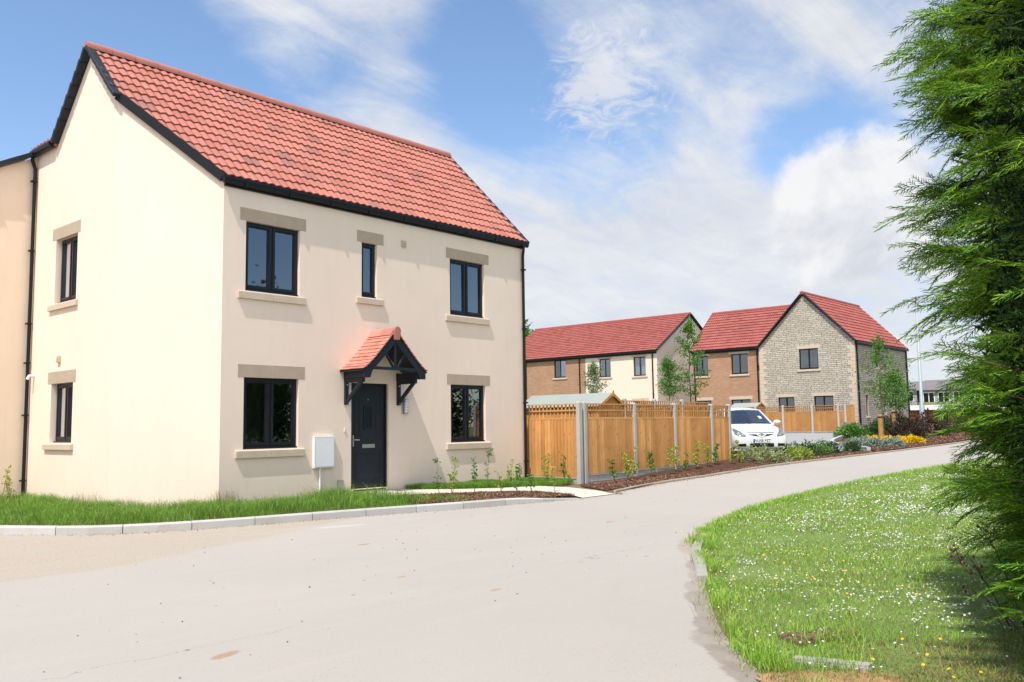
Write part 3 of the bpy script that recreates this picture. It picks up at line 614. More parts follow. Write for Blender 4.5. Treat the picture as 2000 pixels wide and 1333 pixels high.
# fittings on the walls
def fittings():
    m_ = MB(); m_.box(3.172, 3.657, -.07, -.001, .45, 1.06); mb_ = m_.build('meter_box', 'white', HS, bevel=.012)
    m_ = MB(); m_.box(3.20, 3.63, -.078, -.0705, .475, 1.035); m_.build('meter_door', 'white', mb_, bevel=.004)
    m_ = MB(); m_.tube([(3.33, -.035, .45), (3.33, -.035, -.15)], .02, 8); m_.build('meter_pipe', 'white', mb_)
    for T, u, z in ((F0, 5.466, 5.03), (G0, 3.70, 2.53)):
        v = MB(); tbox(v, T, u - .06, u + .06, -.045, -.001, z, z + .13); vo = v.build('wall_vent', 'stone', HS, bevel=.006)
        v = MB(); tbox(v, T, u - .035, u + .035, -.049, -.0455, z + .02, z + .09); v.build('vent_grille', 'lint', vo)
    l = MB(); tbox(l, F0, 5.405, 5.565, -.03, -.001, 1.48, 1.80); lo = l.build('wall_light', 'steel', HS, bevel=.004)
    l = MB(); l.tube([(5.485, -.075, 1.50), (5.485, -.075, 1.78)], .045, 16); l.build('lamp_tube', 'white', lo, smooth=False)
    l = MB()
    for k in range(6): l.tube([(5.485, -.075, 1.50 + k * .053), (5.485, -.075, 1.517 + k * .053)], .056, 16)
    l.build('louvre', 'steel', lo)
    b_ = MB(); tbox(b_, F0, 3.915, 3.945, -.02, -.001, 1.13, 1.21); b_.build('doorbell', 'white', HS, bevel=.004)
    b_ = MB(); tbox(b_, F0, 3.76, 3.90, -.03, -.001, .04, .20); b_.build('air_vent', 'steel', HS, bevel=.003)
    f_ = MB(); f_.tube([(-.001, 4.93, 2.33), (-.10, 4.93, 2.33), (-.13, 4.93, 2.26)], .03, 8); f_.build('overflow_pipe', 'white', HS)
fittings()

# house joined to it at the far left
NB = thing('neighbouring_house', (-1.6, 6.6, -.15), 'peach rendered house end with dark stepped verge, cut by the left edge of the photo', 'house')
w = MB(); w.add([(-3.2, 5.21, -.4), (-.002, 5.21, -.4), (-.002, 5.21, 6.90), (-3.2, 5.21, 6.90 - 3.2 * .54)], [(0, 1, 2, 3)])
w.add([(-3.2, 5.21, -.4), (-3.2, 9.5, -.4), (-3.2, 9.5, 5.17), (-3.2, 5.21, 5.17)], [(0, 1, 2, 3)]); w.build('wall', 'render_peach', NB)
w = MB(); w.prism([(-3.4, 5.12, 6.97 - 3.4 * .54), (-.01, 5.12, 6.97), (-.01, 9.5, 6.97), (-3.4, 9.5, 6.97 - 3.4 * .54)], (0, 0, .03)); w.build('roof', 'tile', NB)
verge_run(NB, (-3.4, 5.13, 6.96 - 3.4 * .54), (-.04, 5.13, 6.96), 10, .09, .15, up=(0, 1, 0), lift=.025)
# ---------------------------------------------------------------- ground, road, kerbs, beds
ground_poly('ground', [(-250, -250), (900, -250), (900, 900), (-250, 900)], 'ground', -.035)
KERB = [(-6.2, 7.5), (-4.6, 4.6), (-3.3, 2.2), (-2.13, .09), (-1.45, -.95), (-.65, -1.52), (.35, -1.86), (1.56, -2.13), (2.95, -2.46), (4.32, -2.82), (5.7, -3.08), (7.13, -3.29)]
EDGE = [(8.45, -3.26), (8.77, -3.02), (10.0, -2.76), (11.34, -2.67), (13.9, -2.63), (17.15, -2.52), (20.3, -2.72), (23.77, -3.07), (28.2, -3.39), (34, -3.6), (46, -3.4), (60, -2.5), (80, 0)]
LAWN = [(-5.2, -18.5), (-3.4, -14.2), (-2.5, -12.2), (-1.75, -11.35), (-.97, -10.72), (.24, -9.95), (1.25, -9.35), (2.15, -8.78), (3.6, -8.08), (5.8, -7.38), (8.2, -6.9), (10.7, -6.67), (14.5, -6.65), (18.6, -6.85), (26, -7.3), (40, -7.6), (60, -6.6), (80, -4)]
def smooth(pts, n=6):
    P = [Vector((*p, 0)) for p in pts]; P = [P[0] * 2 - P[1]] + P + [P[-1] * 2 - P[-2]]; out = []
    for i in range(1, len(P) - 2):
        for k in range(n):
            t = k / n; a, b, c, d = P[i - 1:i + 3]
            q = .5 * ((2 * b) + (c - a) * t + (2 * a - 5 * b + 4 * c - d) * t * t + (-a + 3 * b - 3 * c + d) * t ** 3); out.append((q.x, q.y))
    return out + [pts[-1]]
SK, SE, SLW = smooth(KERB), smooth(EDGE), smooth(LAWN)
def wob(pts, a): return [(x + random.uniform(-a, a), y + random.uniform(-a, a)) for x, y in pts]
ground_poly('road', [(-70, -18.5)] + [(-5.2, -18.7)] + [(x + .25, y - .3) for x, y in SLW] + [(x, y + .15) for x, y in reversed(SE)] + [(x, y + .1) for x, y in reversed(SK)] + [(-70, 8)], 'road', 0)
ground_poly('road', [(-70, -120), (-9, -120), (-4.8, -18.69), (-5.2, -18.69), (-70, -18.49)], 'road', .0)
ground_poly('lawn', [(x, y) for x, y in SLW] + [(80, -120), (-9, -120)], 'lawnbed', .007)
ground_poly('needle_litter', wob(smooth([(-2.3, -11.75), (-2.0, -11.55), (-1.72, -11.75), (-1.55, -12.1), (-1.85, -12.5), (-2.5, -12.9), (-2.95, -12.6), (-2.75, -12.1), (-2.3, -11.75)], 8), .035), 'litter', .011)
# kerb stones
def kerb_line(pts, name, w, h, ln, drop=0, mat='kerb', gap=.006, gaps=()):
    P = [Vector((*p, 0)) for p in smooth(pts, 10)]; cum = [0]
    for a, b in zip(P, P[1:]): cum.append(cum[-1] + (b - a).length)
    def at(s):
        for k in range(len(P) - 1):
            if s <= cum[k + 1]: t = (s - cum[k]) / (cum[k + 1] - cum[k]); d = (P[k + 1] - P[k]).normalized(); return P[k].lerp(P[k + 1], t), Vector((-d.y, d.x, 0))
        return P[-1], Vector((-(P[-1] - P[-2]).normalized().y, (P[-1] - P[-2]).normalized().x, 0))
    n = round(cum[-1] / ln); mb = MB(); L = cum[-1] / n
    for i in range(n):
        vs = []; jz = random.uniform(-.004, .004); fr = 1 if i < n - 1 or not drop else 1
        if i in gaps: continue
        for s in (i * L + gap, i * L + L / 2, (i + 1) * L - gap):
            p, nn = at(s); hh = h + jz
            if drop: hh = h - drop * max(0, min(1, (s - (cum[-1] - 1.6)) / 1.5))
            z = H(p.x)
            for o, dz in ((0, -.05), (0, hh - .02), (.016, hh), (w, hh), (w, -.05)): q = p + nn * o; vs.append((q.x, q.y, z + dz))
        mb.add(vs, [(k, k + 1, k + 6, k + 5) for k in range(4)] + [(k + 5, k + 6, k + 11, k + 10) for k in range(4)] + [(4, 3, 2, 1, 0), (10, 11, 12, 13, 14)])
    return mb.build(name, mat, None, kind='structure')
kerb_line(KERB, 'kerb', .125, .12, .915, drop=.105)
kerb_line(EDGE[:11], 'kerb', .05, .055, .915, mat='sand')
kerb_line([(3.3, -8.12), (2.05, -8.74), (1.2, -9.27), (.45, -9.72)], 'kerb', .11, .055, .6, mat='cement')
# beds (x, y, height above the terrain)
SKi = [(x + .05, y + .1) for x, y in SK[12:]]
ground_poly('soil', [(x, y, .085) for x, y in SKi[:-6]] + [(6.4, -3.15, .07), (7.1, -3.2, .02), (8.5, -3.2, .012), (8.8, -2.96, .03), (11.3, -2.62, .04), (13.9, -2.58, .04), (17.1, -2.47, .04), (17.1, -1.2, .06), (9.4, -1.2, .10), (9.4, .02, .12), (CA, .02, .12), (-.02, CG, .12), (-.02, 5.2, .12), (-3.4, 5.25, .1), (-6, 7.4, .085)], 'soil', .08)
ground_poly('path', [(4.02, -.03, .175), (4.02, -.45, .17), (4.3, -1.14, .165), (5.211, -1.365, .155), (6.118, -1.606, .14), (6.906, -1.874, .12), (7.277, -2.249, .10), (7.221, -2.959, .07), (7.276, -3.28, .012), (8.434, -3.228, .012), (8.6, -2.65, .05), (8.484, -1.977, .10), (8.182, -1.4, .125), (7.089, -1.25, .145), (6.219, -.926, .165), (5.574, -.38, .175), (5.384, -.03, .18)], 'paving', 0)
ground_poly('bark_bed', [(3.75, -2.5, .10), (4.3, -2.66, .10), (5.7, -2.95, .10), (6.6, -3.12, .085), (7.25, -3.17, .04), (7.2, -2.97, .075), (7.23, -2.26, .105), (6.88, -1.90, .125), (6.1, -1.63, .145), (5.2, -1.39, .16), (4.3, -1.17, .16), (3.9, -1.7, .13)], 'mulchbed', 0)
ground_poly('bark_bed', [(8.65, -2.85, .05), (10, -2.66, .05), (11.34, -2.57, .05), (13.9, -2.54, .05), (17.15, -2.45, .05), (20.3, -2.64, .05), (23.77, -2.98, .05), (25.2, -3.05, .05), (24.6, -2.3, .075), (22.8, -1.5, .16), (20, -1.5, .24), (18, -1.72, .28), (17.1, -1.4, .28), (9.7, -1.3, .09), (8.95, -2.0, .09)], 'mulchbed', 0)
ground_poly('bark_bed', [(24.9, -3.05), (28.2, -3.3), (34, -3.5), (46, -3.3), (56, -3), (56, 4.44), (43.35, 4.44), (41.8, 4.0), (33.8, 1.9), (29.5, .5)], 'mulchbed', .07)
ground_poly('parking_bay', [(16.9, -1.25, .32), (18, -1.7, .30), (20, -1.5, .26), (22.8, -1.5, .18), (24.6, -2.35, .08), (29.3, .55, .10), (33.6, 2.0, .105), (41.8, 4.1, .105), (41.8, 12.5, .105), (17.0, 12.5, .32)], 'pad', .105)
kerb_line([(24.75, -2.6), (27.0, -1.0), (29.5, .55), (33.6, 2.0), (41.6, 4.1)], 'kerb', -.13, .20, .915)

# ---------------------------------------------------------------- fences
def fence_panel(root, A, B, zt, zb, trellis=.35, mat='wood', gravel=None, name='panel'):
    """close-boarded panel with a trellis top between two posts; zb = foot of the boards"""
    A, B = Vector((*A, 0)), Vector((*B, 0)); d = B - A; L = d.length; d = d / L; n = Vector((d.y, -d.x, 0)); mb = MB(); rr = random.Random(int(A.x * 31 + A.y * 7))
    zp = zt - trellis - .02
    def bx(s0, s1, o0, o1, z0, z1):
        p = [A + d * s + n * o + Vector((0, 0, z)) for z in (z0, z1) for o in (o0, o1) for s in (s0, s1)]
        mb.add(p, [(0, 2, 3, 1), (4, 5, 7, 6), (0, 1, 5, 4), (2, 6, 7, 3), (0, 4, 6, 2), (1, 3, 7, 5)])
    k = max(1, round(L / .098)); w = L / k
    for i in range(k):
        o = .004 + rr.uniform(0, .004); s0 = i * w; e = rr.uniform(-.004, .004)
        p = [A + d * s + n * oo + Vector((0, 0, z)) for z in (zb + e, zp) for s, oo in ((s0, o), (s0 + w + .012, o + .016), (s0 + w + .012, o + .027), (s0, o + .012))]
        mb.add(p, [(0, 1, 2, 3), (7, 6, 5, 4), (0, 4, 5, 1), (1, 5, 6, 2), (2, 6, 7, 3), (3, 7, 4, 0)])
    bx(0, L, -.03, .03, zp + .001, zp + .045)
    mb.build(name, mat, root)
    if trellis:
        mb = MB(); z0, z1 = zp + .046, zt
        bx(0, L, -.022, .035, zt - .03, zt); bx(0, L, .0, .02, (z0 + z1) / 2 - .017, (z0 + z1) / 2 + .017)
        q = max(2, round(L / .115))
        for i in range(q + 1):
            s = min(L - .022, max(0, i * L / q - .011)); bx(s, s + .034, -.02, -.001, z0, zt - .031)
        mb.build('trellis', mat, root)
    if gravel is not None:
        mb = MB(); h = (zb - gravel) / 2
        for j in range(2):
            a = gravel + j * h; bx(0, L, -.012, .012, a, a + h - .004); bx(0, L, .013, .03, a + h - .035, a + h - .006)
            for s in (0, L / 2, L - .04): bx(s, s + .035, .013, .027, a + .001, a + h - .036)
        mb.build('gravel_board', 'conc', root)
def fence_post(root, x, y, zt, z0, w=.1, d=.12):
    mb = MB(); mb.box(x - w / 2, x + w / 2, y - d / 2, y + d / 2, z0, zt - .03)
    mb.prism([(x - w / 2, y - d / 2, zt - .03), (x + w / 2, y - d / 2, zt - .03), (x + w / 2, y + d / 2, zt - .03), (x - w / 2, y + d / 2, zt - .03)], (0, 0, .0)) if 0 else None
    b = [(x - w / 2, y - d / 2, zt - .03), (x + w / 2, y - d / 2, zt - .03), (x + w / 2, y + d / 2, zt - .03), (x - w / 2, y + d / 2, zt - .03)]; c = [(x - w / 3, y - d / 3, zt), (x + w / 3, y - d / 3, zt), (x + w / 3, y + d / 3, zt), (x - w / 3, y + d / 3, zt)]
    mb.add(b + c, [(0, 1, 5, 4), (1, 2, 6, 5), (2, 3, 7, 6), (3, 0, 4, 7), (4, 5, 6, 7)])
    return mb.build('post', 'conc', root, bevel=.006, seg=1)
FN = thing('garden_fence', (9.5, -1.5, -.2), 'tall orange board fence with trellis top and concrete posts beside the cream house', 'fence')
fence_panel(FN, (9.47, -.02), (9.47, -1.50), 1.70, -.0, gravel=-.24)
px = [9.66, 11.727, 13.65, 15.634, 16.69]; yy = -1.55
fence_post(FN, 9.47, -1.56, 1.74, -.4, .12, .10)
for i, x in enumerate(px): fence_post(FN, x, yy, 1.735, -.4)
for a, b in zip(px, px[1:]): fence_panel(FN, (a + .05, yy), (b - .05, yy), 1.70, .05 + .012 * (a - 9), gravel=H((a + b) / 2) - .02)
fence_panel(FN, (16.69, yy + .07), (16.69, 2.0), 1.70, .1, gravel=-.1)
FR = thing('garden_fence', (18, 2, -.1), 'dividing fence between back gardens, only its trellis top shows over the front fence', 'fence')
for x in (14.6, 16.55, 18.3, 20.06): fence_post(FR, x, 2.0, 2.02, -.3)
for a, b in ((14.6, 16.55), (16.55, 18.3), (18.3, 20.06), (20.06, 22.0)): fence_panel(FR, (a + .05, 2), (b - .05, 2), 1.95, -.1)
FC = thing('garden_fence', (41.9, 8, .4), 'pale board fence with trellis top behind the white car, ending at the stone house', 'fence')
ys_ = [13.0, 11.27, 9.95, 8.25, 6.51, 5.02, 4.62]
for y in ys_: fence_post(FC, 41.9, y, 2.14, .3, .12, .11)
for a, b in zip(ys_[:5], ys_[1:]): fence_panel(FC, (41.9, a - .055), (41.9, b + .055), 2.08, .62, gravel=.38, mat='wood_pale', trellis=.34)
fence_panel(FC, (41.9, 4.97), (41.9, 4.67), 2.04, .62, mat='wood_pale', trellis=.34, gravel=.38)
GT = thing('garden_gate', (41.9, 4.4, .4), 'narrow plain board gate between the pale fence and the corner of the stone house', 'gate')
fence_panel(GT, (41.9, 4.56), (41.9, 4.12), 2.02, .46, trellis=0, mat='wood_pale', name='gate_panel')

# ---------------------------------------------------------------- sheds
def shed(name, cx, y0, y1, hw, zr, ze, z0, label, axis='y', mat='wood'):
    root = thing(name, (cx, (y0 + y1) / 2, z0) if axis == 'y' else ((y0 + y1) / 2, cx, z0), label, 'shed')
    P = (lambda a, b, z: (a, b, z)) if axis == 'y' else (lambda a, b, z: (b, a, z))
    i = .06; mb = MB(); poly = [(cx - hw + i, z0), (cx + hw - i, z0), (cx + hw - i, ze + .0), (cx, zr - .05), (cx - hw + i, ze + .0)]
    vs = [P(a, y, z) for y in (y0 + .06, y1 - .06) for a, z in poly]
    mb.add(vs, [(4, 3, 2, 1, 0), (5, 6, 7, 8, 9), (0, 1, 6, 5), (1, 2, 7, 6), (4, 0, 5, 9)])
    k = int((zr - ze + .6) / .1)
    for j in range(int((zr - z0) / .11)):       # shiplap courses on the gable
        z = z0 + .11 * j; ww = hw - i if z < ze else (hw - i) * max(0, (zr - .07 - z) / (zr - ze))
        if ww > .05: mb.add([P(cx - ww, y0 + .045, z), P(cx + ww, y0 + .045, z), P(cx + ww * .96, y0 + .058, z + .1), P(cx - ww * .96, y0 + .058, z + .1)], [(0, 1, 2, 3)])
    mb.build('wall', mat, root)
    mb = MB(); s = (zr - ze) / hw
    for sg in (-1, 1):
        mb.prism([P(cx, y0, zr), P(cx + sg * (hw + .04), y0, zr - s * (hw + .04)), P(cx + sg * (hw + .04), y0, zr - s * (hw + .04) - .02), P(cx, y0, zr - .02)], Vector(P(0, y1 - y0, 0)))
    mb.build('roof', 'felt', root)
    e = hw + .03
    for yy_ in (y0 - .012, y1 + .012):
        for sg in (-1, 1): mb = MB(); mb.prism([P(cx, yy_, zr + .005), P(cx + sg * e, yy_, zr + .005 - s * e), P(cx + sg * e, yy_, zr - .075 - s * e), P(cx, yy_, zr - .085)], Vector(P(0, .012 if yy_ > y0 else -.012, 0))); mb.build('bargeboard', mat, root)
    mb = MB(); mb.prism([P(cx - .035, y0 - .026, zr + .03), P(cx, y0 - .026, zr + .075), P(cx + .035, y0 - .026, zr + .03), P(cx + .03, y0 - .026, zr - .12), P(cx - .03, y0 - .026, zr - .12)], Vector(P(0, -.012, 0))); mb.build('finial', mat, root)
    return root
shed('garden_shed', 13.48, .3, 3.25, .62, 2.09, 1.74, -.2, 'wooden garden shed with pale green felt roof just behind the corner of the front fence')
shed('garden_shed', 3.6, 20.1, 22.3, .7, 2.03, 1.80, -.1, 'pale roofed shed whose ridge barely shows behind the young cherry tree', axis='x')
shed('garden_shed', 42.75, 10.0, 11.75, .6, 2.36, 2.12, .4, 'small shed with pale roof behind the fence directly above the white car', mat='wood_pale')

# ---------------------------------------------------------------- background houses
def bwin(root, T, u0, u1, z0, z1, lint=True, curtain=False, n=2, lm='stone', lz=.2):
    window(root, T, u0, u1, z0, z1, n, near=False, d=.08, curtain=curtain)
    if lint: lintel(root, T, u0 - .14, u1 + .14, z1 - .002, z1 + lz, False, lm, near=False)
    sill(root, T, u0 - .13, u1 + .13, z0 - .12, z0, False, near=False)
XB, EB = 44.0, 6.12; MBs = .62; XR = 48.5; ZRB = EB + (XR - XB) * MBs
def half_terrace(root, ya, yb, holes, mat, gable=False):
    w = MB(); wall_faces(w, Tx(XB), ya, yb, 0, EB - .02, holes)
    back = 2 * XR - XB
    w.add([(XB, ya, 0), (back, ya, 0), (back, ya, EB), (XR, ya, ZRB - .05), (XB, ya, EB - .02)], [(0, 1, 2, 3, 4)]); w.add([(XB, yb, 0), (back, yb, 0), (back, yb, EB), (XR, yb, ZRB - .05), (XB, yb, EB - .02)], [(0, 1, 2, 3, 4)])
    w.build('wall', mat, root)
    o = .08 if gable else 0
    SLb = math.hypot(XR - XB + .1, (XR - XB + .1) * MBs)
    tile_roof(root, (XB - .1, ya - o, EB - .0), (0, 1, 0), (1, 0, MBs), yb - ya + o, SLb, round((yb - ya) / .33), 18, 'tile_far', segs=6, amp=.04, lift=.055, name='roof')
    bk_ = MB(); bk_.add([(XR, ya - o, ZRB + .06), (XR, yb, ZRB + .06), (back, yb, EB), (back, ya - o, EB)], [(0, 1, 2, 3)]); bk_.build('back_roof', 'tile_far', root)
    ridge_run(root, (XR, ya - o, ZRB + .10), (XR, yb, ZRB + .10), .12, .45, 'ridge_far')
    g_ = MB(); g_.box(XB - .22, XB - .10, ya - o, yb, EB - .12, EB + .0); g_.box(XB - .10, XB - .004, ya, yb, EB - .2, EB - .04); g_.build('gutter', 'black', root, bevel=.01, seg=1)
CR = thing('terraced_house', (46, 21, .4), 'cream rendered end terrace house behind the fence, white curtains in one upper window', 'house')
half_terrace(CR, 18.0, 24.0, [(21.8, 22.8, 4.50, 5.80), (18.9, 19.9, 4.45, 5.76), (18.85, 19.95, 1.45, 2.72), (21.6, 22.9, 1.45, 2.72)], 'render', True)
for a in ((21.8, 22.8, 4.50, 5.80), (18.85, 19.95, 1.45, 2.72), (21.6, 22.9, 1.45, 2.72)): bwin(CR, Tx(XB), *a)
bwin(CR, Tx(XB), 18.9, 19.9, 4.45, 5.76, curtain=True)
verge_run(CR, (XB - .12, 17.9, EB + .04), (XR, 17.9, ZRB + .06), 17, .06, .2, up=(0, 1, 0)); verge_run(CR, (2 * XR - XB, 17.9, EB + .02), (XR, 17.9, ZRB + .06), 17, .06, .2, up=(0, 1, 0))
downpipe(CR, [(XB - .06, 18.32, EB - .1), (XB - .06, 18.32, .3)], .045, [(XB - .06, 18.32, z) for z in (4.8, 3.2, 1.8)], out=(1, 0, 0), n=6)
BR = thing('terraced_house', (46, 27, .4), 'buff brick terrace house joined to the cream one, seen just right of the near house', 'house')
half_terrace(BR, 24.0, 32.4, [(25.8, 26.9, 4.64, 5.94), (25.8, 26.9, 1.45, 2.72)], 'brick_x')
for a in ((25.8, 26.9, 4.64, 5.94), (25.8, 26.9, 1.45, 2.72)): bwin(BR, Tx(XB), *a)
for y in (24.5, 29.6): downpipe(BR, [(XB - .06, y, EB - .1), (XB - .06, y, .3)], .045, [(XB - .06, y, z) for z in (4.8, 3.2, 1.8)], out=(1, 0, 0), n=6)
# middle brick house
XC, EC, MC, XRC = 43.8, 5.82, .85, 46.9; ZRC = EC + (XRC - XC) * MC
CH = thing('brick_house', (46, 12.6, .4), 'buff brick house between the cream terrace and the stone gable, behind the young trees', 'house')
hc = [(11.3, 12.42, 4.2, 5.48), (14.05, 14.95, 4.2, 5.48), (11.2, 12.5, 1.4, 2.62), (13.9, 14.95, 1.4, 2.62)]
w = MB(); wall_faces(w, Tx(XC), 10.1, 15.15, 0, EC - .02, hc); w.add([(XC, 15.15, 0), (XC + 6.2, 15.15, 0), (XC + 6.2, 15.15, EC), (XRC, 15.15, ZRC - .05), (XC, 15.15, EC)], [(0, 1, 2, 3, 4)]); w.build('wall', 'brick_x', CH)
for h_ in hc: bwin(CH, Tx(XC), *h_)
tile_roof(CH, (XC - .1, 8.0, EC), (0, 1, 0), (1, 0, MC), 7.25, math.hypot(XRC - XC + .1, (XRC - XC + .1) * MC), 22, 14, 'tile_far', segs=6, amp=.04, lift=.055, clips=[((XC, 10.2, 0), (0, -1, 0))] if 0 else (), name='roof')
bk_ = MB(); bk_.add([(XRC, 8.0, ZRC + .08), (XRC, 15.25, ZRC + .08), (XC + 6.3, 15.25, EC), (XC + 6.3, 8.0, EC)], [(0, 1, 2, 3)]); bk_.build('back_roof', 'tile_far', CH)
ridge_run(CH, (XRC, 8.2, ZRC + .12), (XRC, 15.28, ZRC + .12), .12, .45, 'ridge_far')
verge_run(CH, (XC - .1, 15.27, EC + .04), (XRC, 15.27, ZRC + .08), 14, .05, .16, up=(0, 1, 0))
g_ = MB(); g_.box(XC - .22, XC - .10, 10.35, 15.25, EC - .12, EC + .0); g_.box(XC - .10, XC - .004, 10.27, 15.15, EC - .2, EC - .04); g_.build('gutter', 'black', CH, bevel=.01, seg=1)
for y in (10.62, 15.0): downpipe(CH, [(XC - .06, y, EC - .1), (XC - .06, y, .3)], .045, [(XC - .06, y, z) for z in (4.6, 3.1, 1.8)], out=(1, 0, 0), n=6)
# stone house
XD, YD, YE, ED, RD, ZD, XE = 43.31, 4.47, 10.27, 5.72, 7.37, 8.68, 52.1
SH = thing('stone_house', (47.5, 7.4, .4), 'pale rubble stone house with pointed gable, dark verge and sandstone corner blocks', 'house')
gd = [(6.6, 7.76, 4.24, 5.46), (8.16, 9.16, 1.5, 2.65), (5.83, 6.97, 1.5, 2.66)]
sdw = [(46.62, 46.98, 4.34, 5.41), (44.72, 45.05, 1.45, 2.66), (47.66, 48.02, 1.6, 2.62)]
m_ = (ZD - ED) / (RD - YD)
w = MB(); wall_faces(w, Tx(XD), YD, YE, 0, ED, gd); w.add([(XD, YD, ED), (XD, YE, ED), (XD, RD, ZD - .06)], [(0, 1, 2)]); w.build('wall', 'rubble_x', SH)
w = MB(); wall_faces(w, Tf(YD), XD, XE, 0, ED, sdw); w.add([(XE, YD, 0), (XE, YE, 0), (XE, YE, ED), (XE, RD, ZD - .06), (XE, YD, ED)], [(0, 1, 2, 3, 4)]); w.build('side_wall', 'rubble_y', SH)
for h_ in gd: bwin(SH, Tx(XD), *h_)
for h_ in sdw: bwin(SH, Tf(YD), *h_, n=1, lint=False)
for j in range(24):       # quoins
    L = .42 if j % 2 else .26; z = .3 + j * .226; q = MB()
    q.box(XD - .012, XD + L, YD - .012, YD + .68 - L, z, z + .216); q.build('corner_stone', 'stone', SH)
    q = MB(); q.box(XD - .012, XD + .05, YE - (.68 - L), YE + .01, z, z + .216); q.build('corner_stone', 'stone', SH)
SLd = math.hypot(RD - YD + .08, (RD - YD + .08) * m_)
tile_roof(SH, (XD - .1, YD - .08, ED), (1, 0, 0), (0, 1, m_), XE - XD + .2, SLd, 27, 13, 'tile_far', segs=6, amp=.04, lift=.055, name='roof')
bk_ = MB(); bk_.prism([(XD - .06, RD, ZD + .05), (XE + .1, RD, ZD + .05), (XE + .1, YE + .1, ED - .03), (XD - .06, YE + .1, ED - .03)], (0, 0, .03)); bk_.build('back_roof', 'tile_far', SH)
ridge_run(SH, (XD - .12, RD, ZD + .10), (XE + .1, RD, ZD + .10), .13, .45, 'ridge_far')
verge_run(SH, (XD - .1, YD - .1, ED + .03), (XD - .1, RD - .1, ZD + .0), 13, .07, .19, up=(1, 0, 0)); verge_run(SH, (XD - .1, YE + .12, ED - .03), (XD - .1, RD + .1, ZD + .0), 13, .07, .19, up=(1, 0, 0)); verge_run(SH, (XE + .1, YD - .1, ED + .03), (XE + .1, RD, ZD + .05), 13, .05, .12, up=(1, 0, 0))
g_ = MB(); g_.box(XD - .05, XE + .1, YD - .2, YD - .085, ED - .14, ED - .02); g_.box(XD, XE, YD - .08, YD - .004, ED - .2, ED - .05); g_.build('gutter', 'black', SH, bevel=.01, seg=1)
for x in (XD + .16, XE - .1): downpipe(SH, [(x, YD - .07, ED - .12), (x, YD - .07, .3)], .05, [(x, YD - .07, z) for z in (4.6, 3.1, 1.8)], n=6)
g_ = MB(); g_.box(XD - .008, XD - .001, 5.25, 5.262, .4, 6.4); g_.build('movement_joint', 'cement', SH)

# far low buildings at the end of the road
GA = thing('brick_garage', (70, 7, .9), 'flat roofed red brick garage with a white fascia at the end of the road', 'garage')
w = MB(); w.box(66.9, 74, 2, 9.6, .2, 1.95); w.build('wall', 'redbrick_x', GA); w = MB(); w.box(66.6, 74.3, 1.7, 9.9, 1.951, 2.33); w.build('fascia', 'white', GA)
w = MB(); w.box(66.9 - .02, 66.88, 6.2, 7.0, .7, 1.9); w.build('door', 'black', GA)
M['pvc'] = M['white']; M['greyroof'] = m_plain('grey_concrete_roof', (.17, .15, .155), .9, var=.1, scale=1); M['cladding'] = m_plain('white_cladding', (.36, .36, .35), .8, var=.08); M['mossroof'] = m_plain('mossy_flat_roof', (.20, .22, .09), .9, var=.2)
w = MB(); w.box(74.4, 82, 3, 10.6, .3, 2.7); w.build('rear_block', 'mossroof', GA)
for lab, x0, y0, y1, ze, zr in (('grey roofed white house at the end of the road, left of the lamp post', 108, 20.9, 26, 5.0, 6.05), ('grey roofed white house partly behind the conifer, right of the lamp post', 107, 8, 20.3, 4.75, 6.1)):
    ro = thing('distant_house', (x0, (y0 + y1) / 2, 1), lab, 'house')
    w = MB(); w.box(x0, x0 + 7, y0, y1, .5, ze); w.build('wall', 'cladding', ro)
    w = MB(); w.prism([(x0 - .4, y0 - .3, ze), (x0 + 3.5, y0 - .3, zr), (x0 + 7.4, y0 - .3, ze)], (0, y1 - y0 + .6, 0)); w.build('roof', 'greyroof', ro)
    for k in range(int((y1 - y0) / 1.7)):
        y = y0 + .35 + k * 1.7; w = MB(); w.box(x0 - .05, x0 - .003, y, y + 1.3, ze - 1.55, ze - .25); f_ = w.build('window', 'white', ro); w = MB()
        for q in range(2): w.box(x0 - .06, x0 - .052, y + .08 + q * .62, y + .60 + q * .62, ze - 1.45, ze - .35)
        w.build('pane', 'black', f_)

# lamp post
LP = thing('street_lamp', (40.92, .32, .4), 'tall slim grey street lamp post with flat lantern beside the stone house', 'street lamp')
m_ = MB(); m_.tube([(40.92, .32, .2), (40.92, .32, 1.9), (40.92, .32, 1.95), (40.90, .30, 7.35)], [.13, .13, .085, .06], 12); M['galv'] = m_plain('galvanised_steel', (.34, .37, .40), .6, .2, var=.06); m_.build('post', 'galv', LP, smooth=True)
m_ = MB(); m_.beam((40.9, .3, 7.32), (40.45, .80, 7.36), .2, .1); m_.build('lantern', 'galv', LP, bevel=.03)
m_ = MB(); m_.tube([(40.9, .3, 7.35), (40.9, .3, 7.52)], .05, 8); M['red'] = m_plain('red_cap', (.45, .05, .03), .5); m_.build('photocell', 'red', LP)

